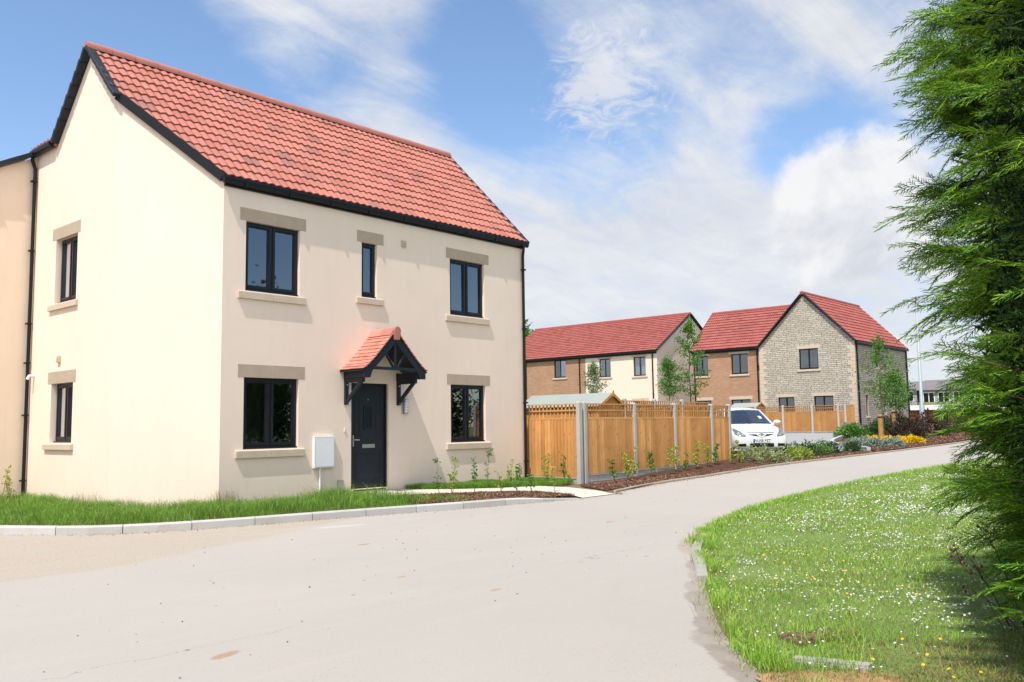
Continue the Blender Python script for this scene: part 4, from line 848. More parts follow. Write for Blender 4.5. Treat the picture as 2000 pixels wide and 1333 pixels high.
# ---------------------------------------------------------------- the white car
def car():
    M['paint'] = NT('white_car_paint').m; p = M['paint'].node_tree.nodes['Principled BSDF']; p.inputs['Base Color'].default_value = (.66, .67, .69, 1); p.inputs['Roughness'].default_value = .25; p.inputs['Coat Weight'].default_value = .6; p.inputs['Coat Roughness'].default_value = .05
    M['rubber'] = m_plain('tyre_rubber', (.02, .02, .02), .85); M['lens'] = m_plain('clear_lamp_lens', (.20, .215, .23), .06, .4, var=.35, scale=22); M['blue'] = m_plain('blue_band', (.01, .06, .45), .5); M['seatc'] = m_plain('dark_seat', (.03, .03, .035), .9); M['plate'] = m_plain('number_plate_white', (.75, .76, .76), .5)
    car_ = thing('parked_car', (19.69, -.44, .17), 'white small hatchback parked nose out beyond the end of the front fence', 'car', rz=R(223))
    car_.scale = (1.02, 1.02, 1.02)
    B = lambda mb, n, m, par=car_, **k: mb.build(n, m, par, world=False, **k)
    # lower body: stations front (x = 2.0) to tail
    st = [(2.02, .50, .50, .30), (2.0, .66, .56, .24), (1.93, .77, .66, .21), (1.78, .83, .745, .2), (1.5, .855, .83, .2), (1.15, .86, .905, .2), (.6, .862, .95, .2), (-.4, .862, .97, .2), (-1.2, .86, .98, .2), (-1.6, .83, .98, .22), (-1.85, .77, .95, .25), (-1.96, .6, .85, .32)]
    V = []; F = []
    for x, wd, t, b in st:
        h = t - b; hl = [(0, b), (wd * .8, b), (wd * .97, b + h * .18), (wd, b + h * .45), (wd * .985, b + h * .70), (wd * .93, b + h * .90), (wd * .82, t), (wd * .42, t + .035), (0, t + .045)]
        ringp = hl + [(-y, z) for y, z in reversed(hl[1:-1])]
        V += [(x, y, z) for y, z in ringp]
    n = 16
    for i in range(len(st) - 1):
        for k in range(n): F.append((i * n + k, i * n + (k + 1) % n, (i + 1) * n + (k + 1) % n, (i + 1) * n + k))
    F.append(tuple(range(n - 1, -1, -1))); F.append(tuple((len(st) - 1) * n + k for k in range(n)))
    mb = MB().add(V, F); body = B(mb, 'body', 'paint', smooth=True); sb = body.modifiers.new('sub', 'SUBSURF'); sb.levels = sb.render_levels = 3
    bpy.context.view_layer.update(); dg = bpy.context.evaluated_depsgraph_get(); bm_ = bmesh.new(); bm_.from_mesh(body.evaluated_get(dg).to_mesh()); body.modifiers.clear(); bm_.to_mesh(body.data)
    from mathutils.bvhtree import BVHTree
    tree = BVHTree.FromBMesh(bm_); body.data.polygons.foreach_set('use_smooth', [True] * len(body.data.polygons))
    # greenhouse as patches: each patch is a frame round its pane
    def ws(s, t): return Vector((1.10 + (.20 - 1.10) * t - .17 * s * s, s * (.755 + (.585 - .755) * t), .945 + (1.425 - .945) * t - .025 * s * s))
    def sidep(sg, s, t):
        a = ws(sg, t); b = Vector((-1.78 + .42 * t, sg * (.74 + (.57 - .74) * t), .97 + (1.40 - .97) * t)); p = a.lerp(b, s); p.y += sg * .03 * math.sin(math.pi * s) * (1 - .5 * t); p.z += .035 * math.sin(math.pi * min(1, s * 1.1)) * t; return p
    def roofp(s, t): a = ws(s, 1); b = Vector((-1.36, s * .57, 1.40)); p = a.lerp(b, t); p.z = a.z * (1 - t) + b.z * t + .06 * (1 - s * s) * min(1, .35 + 2.4 * t * (1 - t)) + .035 * math.sin(math.pi * min(1, t * 1.1)); p.y += s * .03 * math.sin(math.pi * t) * .5; return p
    def rearp(s, t): return Vector((-1.93 + .57 * t - .0, s * (.74 + (.57 - .74) * t), .95 + (1.40 - .95) * t))
    def patch(mb, f, s0, s1, t0, t1, ns=10, nt_=8, hole=None):
        vs = [f(s0 + (s1 - s0) * i / ns, t0 + (t1 - t0) * j / nt_) for j in range(nt_ + 1) for i in range(ns + 1)]; fs = []
        for j in range(nt_):
            for i in range(ns):
                if hole:
                    cs = s0 + (s1 - s0) * (i + .5) / ns; ct = t0 + (t1 - t0) * (j + .5) / nt_
                    if any(h[0] < cs < h[1] and h[2] < ct < h[3] for h in hole): continue
                a = j * (ns + 1) + i; fs.append((a, a + 1, a + ns + 2, a + ns + 1))
        mb.add(vs, fs)
    top = MB(); wh = [(-.88, .88, .05, .95)]; sh = [(.14, .5, .08, .9), (.54, .86, .08, .88)]
    patch(top, ws, -1, 1, 0, 1, 50, 20, wh); patch(top, roofp, -1, 1, 0, 1, 14, 12); patch(top, rearp, -1, 1, 0, 1)
    for sg in (-1, 1): patch(top, lambda s, t, sg=sg: sidep(sg, s, t), 0, 1, 0, 1, 50, 25, sh)
    roof = B(top, 'cabin', 'paint', smooth=True)
    so_ = roof.modifiers.new('s', 'SOLIDIFY'); so_.thickness = .02
    g_ = MB(); patch(g_, lambda s, t: ws(s, t) + Vector((.002, 0, .002)), -.885, .885, .045, .955, 16, 8); B(g_, 'windscreen', 'carglass', smooth=True)
    for sg in (-1, 1):
        for h_ in sh: g_ = MB(); patch(g_, lambda s, t, sg=sg: sidep(sg, s, t), h_[0], h_[1], h_[2], h_[3]); B(g_, 'side_window', 'carglass', smooth=True)
    i_ = MB(); i_.box(-1.6, .95, -.68, .68, .86, .93); i_.box(-1.7, -1.62, -.62, .62, .86, 1.1); B(i_, 'dashboard', 'seatc')
    for y in (-.36, .36):
        s_ = MB(); s_.box(-.42, -.25, y - .23, y + .23, .8, 1.18); s_.box(-.40, -.30, y - .11, y + .11, 1.19, 1.33); B(s_, 'seat', 'seatc', bevel=.03)
    w_ = MB(); c = Vector((.32, -.36, 1.0)); pts = [c + Vector((-.06 * math.cos(a) * 1.2, .18 * math.sin(a), .17 * math.cos(a))) for a in [2 * math.pi * k / 20 for k in range(21)]]; w_.tube(pts, .015, 6); B(w_, 'steering_wheel', 'rubber')
    # nose details, following the nose curve: x as a function of y
    def nx(y, z):
        h_ = tree.ray_cast(Vector((4, y, z)), Vector((-1, 0, 0)), 4)[0]; return h_.x if h_ else 1.7
    def strip(y0, y1, zf, mb, off, k=14):
        vs = []
        for i in range(k + 1):
            y = y0 + (y1 - y0) * i / k; za, zb = zf(y); vs += [(nx(y, za) + off, y, za), (nx(y, zb) + off, y, zb)]
        mb.add(vs, [(2 * i, 2 * i + 2, 2 * i + 3, 2 * i + 1) for i in range(k)])
    gm = MB(); strip(-.40, .40, lambda y: (.585 + .07 * (y / .4) ** 2, .655 + .0 * y), gm, .008); B(gm, 'grille', 'black')
    gm = MB(); strip(-.42, .42, lambda y: (.690, .708), gm, .006); B(gm, 'bonnet_gap', 'black')
    ch = MB()
    for sg in (-1, 1): ch.beam((nx(0, .58) + .012, 0, .56), (nx(sg * .15, .66) + .012, sg * .15, .665), .035, .03, up=(1, 0, 0))
    B(ch, 'grille_bar', 'paint'); 
    bd = MB(); bd.tube([(nx(0, .64) - .02, 0, .645), (nx(0, .64) + .025, 0, .645)], .052, 20); bo = B(bd, 'badge', 'chrome')
    bd = MB(); xx = nx(0, .64) + .0255; bd.tube([(xx + .004, .028 * math.cos(a), .645 + .028 * math.sin(a)) for a in [math.pi * k / 8 - .9 for k in range(10)]], .005, 5); bd.beam((xx + .003, -.02, .618), (xx + .003, .025, .674), .008, .004, up=(1, 0, 0)); B(bd, 'emblem', 'black', bo)
    lg = MB(); strip(-.36, .36, lambda y: (.275, .385), lg, .006); B(lg, 'lower_grille', 'black')
    for sg in (-1, 1):
        lg = MB(); strip(sg * .47, sg * .72, lambda y: (.295, .385 - .06 * (abs(y) - .47)), lg, .006); B(lg, 'fog_recess', 'black')
        # swept-back headlamp
        # swept-back headlamp: a grid laid on the nose between a lower and an upper curve
        def lo(t): return .575 + .02 * t + .06 * t ** 3
        def hi(t): return .625 + .30 * t ** 1.1
        hl = MB(); vs = []; K, J = 12, 8
        for i in range(K + 1):
            y = .46 + .30 * i / K; t = i / K
            for j in range(J + 1):
                z = lo(t) + (hi(t) - lo(t)) * j / J; vs.append((nx(sg * y, z) + .006 + .012 * math.sin(math.pi * t) * math.sin(math.pi * j / J), sg * y, z))
        hl.add(vs, [(i * (J + 1) + j, (i + 1) * (J + 1) + j, (i + 1) * (J + 1) + j + 1, i * (J + 1) + j + 1) for i in range(K) for j in range(J)]); hlo = B(hl, 'headlight', 'lens', smooth=True)
        rf = MB()
        for yy_, zz_, rr_ in ((.655, .67, .055), (.565, .64, .036)): x_ = nx(sg * yy_, zz_); rf.tube([(x_ - .01, sg * yy_, zz_), (x_ + .026, sg * yy_, zz_)], rr_, 14)
        B(rf, 'reflector', 'chrome', hlo)
        mi_ = MB(); vs = []; N_ = 10
        mo = Vector((.62, sg * .93, 1.0))
        for i in range(N_ + 1):
            ph = math.pi * i / N_
            for k in range(12): th = 2 * math.pi * k / 12; vs.append(mo + Vector((.08 * math.sin(ph) * math.cos(th), .12 * math.cos(ph), .078 * math.sin(ph) * math.sin(th))))
        mi_.add(vs, [(i * 12 + k, i * 12 + (k + 1) % 12, (i + 1) * 12 + (k + 1) % 12, (i + 1) * 12 + k) for i in range(N_) for k in range(12)]); mi_.beam((.64, sg * .78, .955), (.63, sg * .88, .98), .05, .035); B(mi_, 'wing_mirror', 'paint', smooth=True)
        for x in (1.28, -1.24):
            ar = MB(); ar.tube([(x, sg * .80, .33), (x, sg * .868, .33)], .355, 28); B(ar, 'wheel_arch', 'black')
            wh_ = MB(); wh_.tube([(x, sg * .70, .30), (x, sg * .86, .30), (x, sg * .885, .30)], [.30, .30, .275], 28); wo = B(wh_, 'wheel', 'rubber')
            rm = MB(); rm.tube([(x, sg * .84, .30), (x, sg * .892, .30)], .20, 24)
            for k in range(5): a = 2 * math.pi * k / 5; rm.beam((x, sg * .897, .30), (x + .19 * math.cos(a), sg * .893, .30 + .19 * math.sin(a)), .05, .012, up=(0, 1, 0))
            B(rm, 'rim', 'steel', wo)
        wp = MB(); wp.tube([ws(sg * .1 - .3, .02) + Vector((.02, 0, .02)), ws(sg * .35 + .3, .10) + Vector((.02, 0, .02))], .009, 5); B(wp, 'wiper', 'rubber')
    st_ = MB(); patch(st_, lambda s, t: ws(s, t) + Vector((.006, 0, .006)), .50, .64, .38, .54, 2, 2); B(st_, 'sticker', 'white')
    pl_ = MB(); px_ = nx(0, .46) + .012; pl_.box(px_, px_ + .01, -.26, .26, .405, .515); po = B(pl_, 'number_plate', 'plate')
    pl_ = MB(); pl_.box(px_ + .0105, px_ + .0115, -.26, -.215, .406, .514); B(pl_, 'country_band', 'blue', po)
    tx = bpy.data.curves.new('lettering', 'FONT'); tx.body = 'VU58 PZT'; tx.size = .108; tx.align_x = 'CENTER'; tx.align_y = 'CENTER'; tx.extrude = .001; tx.offset = .0012
    tmp = bpy.data.objects.new('tmp', tx); COL.objects.link(tmp); bpy.context.view_layer.update(); tme = bpy.data.meshes.new_from_object(tmp.evaluated_get(bpy.context.evaluated_depsgraph_get())); bpy.data.objects.remove(tmp); to = bpy.data.objects.new('lettering', tme); COL.objects.link(to); to.parent = po; to.rotation_euler = (R(90), 0, R(90)); to.location = (px_ + .0125, .025, .46); tme.materials.append(M['black'])
car()
# ---------------------------------------------------------------- plants
def inpoly(P, poly):
    x, y = P[:, 0], P[:, 1]; r = np.zeros(len(P), bool); n = len(poly)
    for i in range(n):
        x0, y0 = poly[i][0], poly[i][1]; x1, y1 = poly[(i + 1) % n][0], poly[(i + 1) % n][1]
        if y0 == y1: continue
        c = ((y0 > y) != (y1 > y)) & (x < (x1 - x0) * (y - y0) / (y1 - y0) + x0); r ^= c
    return r
def scatter(poly, n, g=RNG):
    p = np.array([(q[0], q[1]) for q in poly]); lo, hi = p.min(0), p.max(0); P = g.uniform(lo, hi, (n, 2)); return P[inpoly(P, poly)]
def fbm(P, sc, seed=0):
    g = np.random.default_rng(seed); v = np.zeros(len(P))
    for k in range(5):
        a = g.uniform(0, 6.28); f = sc * 1.7 ** k; d = np.array([math.cos(a), math.sin(a)]); d2 = np.array([-d[1], d[0]])
        v += (np.sin(P @ d * f + g.uniform(0, 6)) * np.sin(P @ d2 * f * 1.13 + g.uniform(0, 6))) / 1.25 ** k
    return v
def rotv(n, g): a = g.normal(size=(n, 3)); return a / np.linalg.norm(a, axis=1, keepdims=True)
def blades(name, P, z, h, w, lean, mat, parent=None, g=RNG):
    n = len(P); a = g.uniform(0, 2 * np.pi, n); d = np.stack([np.cos(a), np.sin(a)], 1); b = g.uniform(0, 2 * np.pi, n); e = np.stack([np.cos(b), np.sin(b)], 1)
    l = (lean * h * g.uniform(.2, 1, n))[:, None]; V = np.zeros((n, 5, 3)); z = np.broadcast_to(z, n)
    V[:, 0, :2] = P - d * w[:, None] / 2; V[:, 1, :2] = P + d * w[:, None] / 2; V[:, 0, 2] = V[:, 1, 2] = z
    m = P + e * l * .35; V[:, 2, :2] = m - d * w[:, None] * .4; V[:, 3, :2] = m + d * w[:, None] * .4; V[:, 2, 2] = V[:, 3, 2] = z + h * .6
    V[:, 4, :2] = P + e * l; V[:, 4, 2] = z + h * (1 - .25 * lean)
    b0 = np.arange(n)[:, None] * 5; F = np.concatenate([b0 + [0, 1, 3], b0 + [0, 3, 2], b0 + [2, 3, 4]])
    return npmesh(name, V.reshape(-1, 3), F, mat, parent)
def leafquads(C, ln, wd, g=RNG, flat=0.0, out=None):
    n = len(C); a = rotv(n, g)
    if out is not None: a = a + out * 1.2
    a[:, 2] *= (1 - flat); a /= np.linalg.norm(a, axis=1, keepdims=True); r = rotv(n, g); r[:, 2] = r[:, 2] * .5; b = np.cross(a, r); b /= np.linalg.norm(b, axis=1, keepdims=True) + 1e-9
    ln = np.broadcast_to(ln, n)[:, None]; wd = np.broadcast_to(wd, n)[:, None]; c = np.cross(a, b) * ln * .08
    V = np.stack([C, C + a * ln * .45 + b * wd / 2 + c, C + a * ln, C + a * ln * .45 - b * wd / 2 + c], 1).reshape(-1, 3)
    return V, (np.arange(n)[:, None] * 4 + np.arange(4))
# ---- grass beside the house
inner = [(x + .10, y + .16) for x, y in SK]
verge = inner[2:58] + [(4.1, -2.0), (4.05, -1.5), (4.2, -1.05), (4.05, -.45), (3.98, -.03), (CA, -.03), (-.03, CG), (-.03, 5.17), (-3.3, 5.17), (-5, 6.6)]
def dcam(P): return np.hypot(P[:, 0] - CAM.x, P[:, 1] - CAM.y)
def mkgrass():
    P = scatter(verge, 170000); keep = RNG.random(len(P)) < 1.0; P = P[keep]; n = len(P)
    f = fbm(P, 2.1, 3); h = .12 + .07 * (f + 1.0).clip(0, 2) + RNG.uniform(0, .08, n) * (RNG.random(n) < .6) + RNG.uniform(0, .16, n) * (RNG.random(n) < .1)
    # shorter and thinner beside the kerb, taller against the step
    kp = np.array(inner); dk = np.min(np.hypot(P[:, None, 0] - kp[None, :, 0], P[:, None, 1] - kp[None, :, 1]), 1)
    h *= np.clip(.35 + dk * 1.6, .3, 1); h *= 1 + .55 * np.exp(-((P[:, 0] - 3.7) ** 2 + (P[:, 1] + .75) ** 2) / .55)
    k = (RNG.random(n) < np.clip(dk * 7, .12, 1)); P, h = P[k], h[k]
    o = blades('grass', P, -.155, h, RNG.uniform(.003, .006, len(P)), 1.15, 'blade_long'); tag(o, kind='stuff')
    e = P[:0]; Q = scatter(verge, 60000); dk = np.min(np.hypot(Q[:, None, 0] - kp[None, :, 0], Q[:, None, 1] - kp[None, :, 1]), 1); Q = Q[dk < .16]
    o = blades('dry_grass', Q, -.155, RNG.uniform(.02, .06, len(Q)), RNG.uniform(.003, .006, len(Q)), 1.5, 'blade_dry'); tag(o, kind='stuff')
    g2 = [(5.42, -.05), (5.65, -.42), (6.25, -.93), (7.1, -1.22), (8.1, -1.35), (8.5, -1.75), (8.75, -1.62), (9.40, -1.45), (9.40, -.03)]
    P = scatter(g2, 60000); n = len(P); f = fbm(P, 2.5, 5); h = .07 + .03 * (f + 1).clip(0, 2) + RNG.uniform(0, .06, n)
    h *= np.clip(1.25 - (P[:, 0] - 5.5) * .12, .6, 1.2)
    o = blades('grass', P, -.12, h, RNG.uniform(.003, .006, n), .7, 'blade_long'); tag(o, kind='stuff')
    # stray seed heads against the corner
    P = np.concatenate([scatter([(.9, -.1), (1.3, -.45), (1.5, -.1), (1.2, -.04)], 400), scatter([(-.05, 1.6), (-.5, 1.2), (-.4, 1.9)], 300), scatter(verge, 900)]); o = blades('tall_grass', P, -.14, RNG.uniform(.25, .45, len(P)), RNG.uniform(.0025, .004, len(P)), .5, 'blade_dry'); tag(o, kind='stuff')
mkgrass()
# ---- the lawn
lawn = [(x, y) for x, y in SLW if x > -5.3] + [(80, -60), (-4, -60), (-4.5, -19)]
bare = np.array([(-1.15, -12.2, .50), (-.75, -12.55, .45), (-1.5, -12.6, .4), (-.2, -12.9, .5), (-2.1, -12.15, .5)])
def mklawn():
    out = []; near = [(x, y) for x, y in SLW if x < 13] + [(13, -16.5), (-3, -17.5)]
    for poly, n, hh, ww in ((near, 620000, .034, .0035), ([(x, y) for x, y in SLW if 12.9 < x < 33] + [(33, -20), (13, -16)], 170000, .042, .009), ([(x, y) for x, y in SLW if x > 32.9] + [(80, -30), (33, -18)], 60000, .05, .025)):
        P = scatter(poly, n); d = dcam(P)
        keep = RNG.random(len(P)) < np.clip((6.5 / d) ** 1.25 if n > 500000 else 1, .0, 1); P = P[keep]; d = d[keep]
        bb = np.zeros(len(P))
        for bx_, by_, br_ in bare: bb = np.maximum(bb, np.clip(1.25 - np.hypot(P[:, 0] - bx_, P[:, 1] - by_) / br_, 0, 1))
        k = RNG.random(len(P)) > bb * .93; P, d = P[k], d[k]; f = fbm(P, 1.3, 9); h = hh * (1 + .35 * f) * RNG.uniform(.6, 1.7, len(P)); h = h.clip(.015)
        out.append((P, h, ww * np.clip(d / 7, 1, 3) if n > 500000 else np.full(len(P), ww)))
    P = np.concatenate([a[0] for a in out]); h = np.concatenate([a[1] for a in out]); w_ = np.concatenate([a[2] for a in out])
    dry = RNG.random(len(P)) < .12 + .12 * (fbm(P, .9, 4) > .4)
    o = blades('lawn_grass', P[~dry], npH(P[~dry, 0]) + .002, h[~dry], w_[~dry], 1.0, 'blade_lawn'); tag(o, kind='stuff')
    o = blades('dry_grass', P[dry], npH(P[dry, 0]) + .002, h[dry], w_[dry], 1.2, 'blade_dry'); tag(o, kind='stuff')
    Q = []
    for bx_, by_, br_ in bare: a = RNG.uniform(0, 6.28, 1800); r = br_ * np.sqrt(RNG.random(1800)) * 1.1; Q.append(np.stack([bx_ + r * np.cos(a), by_ + r * np.sin(a)], 1))
    e2 = np.array([(x, y) for x, y in SLW if -2.9 < x < 2.6]); i = RNG.integers(0, len(e2) - 1, 16000); t = RNG.random(16000)[:, None]; E = e2[i] * (1 - t) + e2[i + 1] * t + RNG.normal(size=(16000, 2)) * .07 + np.array([.06, -.06]); Q.append(E[::3])
    Q = np.concatenate(Q); o = blades('dry_grass', Q, npH(Q[:, 0]) + .004, RNG.uniform(.01, .05, len(Q)), RNG.uniform(.003, .005, len(Q)), 2.0, 'blade_dry'); tag(o, kind='stuff')
    k = RNG.random(len(E)) < np.clip(fbm(E, 3.2, 8) + .35, 0, 1) * .6; E = E[k]; o = blades('edge_grass', E, -.25 + .01, RNG.uniform(.05, .15, len(E)), RNG.uniform(.003, .005, len(E)), .95, 'blade_lawn'); tag(o, kind='stuff')
    # far edge tufts
    e3 = np.array([(x, y) for x, y in SLW if 2.4 < x < 40]); i = RNG.integers(0, len(e3) - 1, 9000); t = RNG.random(9000)[:, None]; E = e3[i] * (1 - t) + e3[i + 1] * t + RNG.normal(size=(9000, 2)) * .07; o = blades('edge_grass', E, npH(E[:, 0]) + .01, RNG.uniform(.04, .12, len(E)), np.full(len(E), .008), .8, 'blade_lawn'); tag(o, kind='stuff')
    # daisies
    D = scatter([(x, y) for x, y in SLW if x < 24] + [(24, -16), (-3, -16.5)], 150000); f = fbm(D, 1.5, 21) + .5 * fbm(D, 4.5, 22); f2 = fbm(D, .5, 23)
    edge = np.min(np.hypot(D[:, None, 0] - e3[None, ::4, 0], D[:, None, 1] - e3[None, ::4, 1]), 1)
    p = (.05 + .34 * np.clip(f + .1, 0, 1.4) + .08 * f2.clip(0)) * np.clip(edge / 1.2, .05, 1) * np.clip((D[:, 1] * -1 - 6.5) * .5, .2, 1)
    for bx_, by_, br_ in bare: p = p * np.clip(np.hypot(D[:, 0] - bx_, D[:, 1] - by_) / br_ - .3, .15, 1)
    D = D[RNG.random(len(D)) < p * 1.0]
    def discs(name, P, r, mat, zz, tilt):
        n = len(P); nr = np.zeros((n, 3)); nr[:, 2] = 1; nr += RNG.normal(size=(n, 3)) * tilt; nr += np.array([-.25, -.1, 0]); nr /= np.linalg.norm(nr, axis=1, keepdims=True); a = np.cross(nr, rotv(n, RNG)); a /= np.linalg.norm(a, axis=1, keepdims=True); b = np.cross(nr, a); C_ = np.stack([P[:, 0], P[:, 1], npH(P[:, 0]) + zz], 1)
        V = np.stack([C_ + (a * math.cos(t) + b * math.sin(t)) * (r * (1 if k % 2 == 0 else .86))[:, None] for k, t in enumerate(np.arange(8) * math.pi / 4)], 1).reshape(-1, 3)
        o = npmesh(name, V, np.arange(n)[:, None] * 8 + np.arange(8), mat); tag(o, kind='stuff')
    zz = RNG.uniform(.035, .075, len(D)); r = RNG.uniform(.006, .0095, len(D)) * np.clip(dcam(D) / 11, 1, 1.5); discs('daisies', D, r, 'petal', zz, .28); 
    Y = np.concatenate([np.array(c) + RNG.normal(size=(k, 2)) * s for c, k, s in (((2.2, -9.9), 22, .5), ((.75, -10.8), 22, .35), ((1.6, -10.2), 10, .5), ((-1.2, -12.0), 10, .3), ((4, -9.5), 8, .9))]); discs('yellow_flowers', Y, np.full(len(Y), .011), 'yellow', np.full(len(Y), .07), .3)
mklawn()
# ---- bark chips
def chips():
    beds = [([(3.75, -2.5), (4.3, -2.66), (5.7, -2.95), (6.6, -3.12), (7.2, -3.15), (7.2, -2.97), (7.23, -2.26), (6.88, -1.90), (6.1, -1.63), (5.2, -1.39), (4.3, -1.17), (3.9, -1.7)], 30000, .135, .036, 0),
            ([(8.7, -2.85), (10, -2.68), (11.34, -2.6), (13.9, -2.56), (17.15, -2.47), (17.1, -1.5), (9.6, -1.5), (9.0, -2.0)], 34000, 0, .038, 1),
            ([(17.1, -2.45), (20.3, -2.64), (23.77, -2.98), (25.2, -3.05), (24.6, -2.3), (22.8, -1.6), (17.1, -1.4)], 14000, 0, .045, 1), ([(25, -3.05), (28.2, -3.3), (34, -3.5), (46, -3.3), (43, 3.5), (33.8, 1.8), (29.5, .4)], 16000, 0, .07, 2)]
    V = []; F = []; n0 = 0
    for poly, n, z, s, md in beds:
        P = scatter(poly, n); n = len(P)
        zz = {0: -.25 + .16 - .022 * np.clip(P[:, 0] - 4.6, 0, 3) + .0, 1: npH(P[:, 0]) + .055, 2: npH(P[:, 0]) + .075}[md] + RNG.uniform(-.005, .028, n)
        if md == 0: zz = -.25 + .155 - .024 * np.clip(-P[:, 1] - 1.3, 0, 2) - .02 * np.clip(P[:, 0] - 5, 0, 3) + RNG.uniform(-.01, .02, n)
        C_ = np.stack([P[:, 0], P[:, 1], zz], 1); v, f = leafquads(C_, RNG.uniform(.5, 1.4, n) * s, RNG.uniform(.25, .6, n) * s, flat=.55); V.append(v); F.append(f + n0); n0 += len(v)
    tag(npmesh('bark_chips', np.concatenate(V), np.concatenate(F), 'chip'), kind='stuff')
    # litter and grit on the road
    P = np.concatenate([np.array([(x, y)]) + RNG.normal(size=(26, 2)) * .10 for x, y in SK[18:]] + [np.array([(x, y)]) + RNG.normal(size=(30, 2)) * .08 + np.array([0, -.05]) for x, y in SE[:40]] + [RNG.uniform((-5, -9), (8, -3.4), (160, 2))]); n = len(P)
    P = P[inpoly(P, [(-70, -18.5), (-5.2, -18.7)] + SLW + list(reversed(SE)) + list(reversed(SK)) + [(-70, 8)])]; n = len(P)
    v, f = leafquads(np.stack([P[:, 0], P[:, 1], npH(P[:, 0]) + .006], 1), RNG.uniform(.006, .028, n), RNG.uniform(.005, .015, n), flat=.7); tag(npmesh('road_litter', v, f, 'chip'), kind='stuff')
chips()
ow = thing('old_board', (-.95, -11.45, -.262), 'weathered brown board half sunk in the grass near the worn road edge', 'board', rz=R(-22))
m_ = MB()
for k in range(4): m_.box(-.27 + k * .004, .25 - k * .02, -.11 + k * .055, -.058 + k * .055, -.03, .045 + .004 * (k % 2))
m_.box(-.2, -.14, -.105, .105, .046, .06); M['oldwood'] = m_wood('weathered_brown_wood', (.17, .10, .065), (.23, .145, .09), (.08, .05, .035)); m_.build('planks', 'oldwood', ow, world=False, bevel=.006)
gb = np.array([(-.95, -11.5), (-1.55, -11.8)]); i_ = RNG.integers(0, 2, 900); Pb = gb[i_] + RNG.normal(size=(900, 2)) * np.array([.17, .12]); tag(blades('edge_grass', Pb, -.245, RNG.uniform(.04, .13, 900), np.full(900, .004), .9, 'blade_lawn'), kind='stuff')
ks = thing('loose_kerbstone', (-1.55, -11.78, -.268), 'broken grey kerbstone lying in weeds at the worn lawn corner', 'kerbstone', rz=R(-73))
m_ = MB(); m_.prism([(-.24, -.05, -.03), (-.22, .055, -.03), (.05, .06, -.03), (.25, .045, -.03), (.22, -.06, -.03), (-.05, -.055, -.03)], (0, 0, .085)); m_.build('stone', 'cement', ks, world=False, bevel=.014)

# ---- leafy plants
def join(parts):
    V = []; F = []; n = 0
    for v, f in parts: V.append(v); F.append(f + n); n += len(v)
    return np.concatenate(V), np.concatenate(F)
def sapling(x, y, z, h, label, leaf='gleaf', seed=0, stems=2, ls=.046, cat='sapling', name='hedge_sapling', group='young hedge plants in the bark beds'):
    g = np.random.default_rng(seed); h *= 1.12; root = thing(name, (x, y, z), label, cat, group=group); mb = MB(); Cs = []
    for s in range(stems):
        a = g.uniform(0, 6.28); sp = g.uniform(.05, .16) * h * (s > 0 or 1); pts = [Vector((.01 * s, 0, -.03))]; hh = h * (1 if s == 0 else g.uniform(.55, .9))
        for k in range(1, 6): t = k / 5; pts.append(Vector((math.cos(a) * sp * t ** 1.3 + g.normal() * .012, math.sin(a) * sp * t ** 1.3 + g.normal() * .012, hh * t)))
        mb.tube(pts, [.006 * (1 - .12 * k) for k in range(6)], 5)
        for k in range(int(14 * stems ** -.3 + hh * 30)):
            t = g.uniform(.28, 1.0) if g.random() < .8 else 1.0; q = t * 5; i = min(4, int(q)); p = pts[i].lerp(pts[i + 1], q - i); an = g.uniform(0, 6.28); l = g.uniform(.015, .085) * (1.15 - t * .5)
            for m in range(int(g.integers(1, 4))): Cs.append((p.x + math.cos(an) * l + g.normal() * .012, p.y + math.sin(an) * l + g.normal() * .012, p.z + l * .4 + g.normal() * .01))
    mb.build('stem', 'twig', root, world=False); Cs = np.array(Cs); v, f = leafquads(Cs, g.uniform(.8, 1.3, len(Cs)) * ls, g.uniform(.6, .8, len(Cs)) * ls, g, flat=.3); npmesh('foliage', v, f, leaf, root, world=False); return root
OD = ['first', 'second', 'third', 'fourth', 'fifth', 'sixth', 'seventh', 'eighth', 'ninth', 'tenth', 'eleventh', 'twelfth']
for i, (x, y, h, st) in enumerate([(4.75, -1.82, .62, 1), (5.25, -1.66, .62, 3), (5.85, -1.68, .6, 2), (6.35, -1.92, .34, 2), (6.3, -2.38, .38, 2), (7.45, -2.42, .40, 1), (6.9, -2.25, .3, 2)]):
    sapling(x, y, -.13, h, f'young leafy hedge whip in the bark bed below the window, {OD[i]} from the door', 'lime' if i % 2 else 'gleaf', 30 + i, st, .046)
for i, (x, y, h, st) in enumerate([(7.3, -.62, .72, 1), (7.75, -.95, .5, 2), (8.35, -.7, .42, 2), (8.9, -1.05, .62, 3), (9.15, -1.35, .55, 3)]):
    sapling(x, y, -.14, h, f'young leafy whip in the grass strip between front wall and fence, {OD[i]} from the left', 'lime' if i in (1, 3) else 'gleaf', 50 + i, st)
for i, (x, y, h, st) in enumerate([(10.2, -2.0, .46, 2), (10.75, -1.98, .58, 3), (11.2, -1.9, .70, 2), (11.95, -1.9, .55, 2), (12.55, -2.0, .62, 1), (13.1, -1.95, .62, 2), (13.6, -1.85, .45, 2), (14.1, -1.9, .70, 3), (14.7, -1.95, .62, 3), (15.25, -1.9, .60, 3), (15.9, -2.0, .50, 3), (16.5, -1.95, .62, 4)]):
    sapling(x, y, H(x) + .05, h, f'young leafy hedge whip at the foot of the front fence, {OD[i]} from the corner post', 'lime' if i % 3 else 'gleaf', 70 + i, st, .055)
sapling(-.42, 4.75, -.15, .55, 'spindly weed growing at the foot of the left downpipe', 'lime', 99, 3, .04, 'weed', 'weed', None)
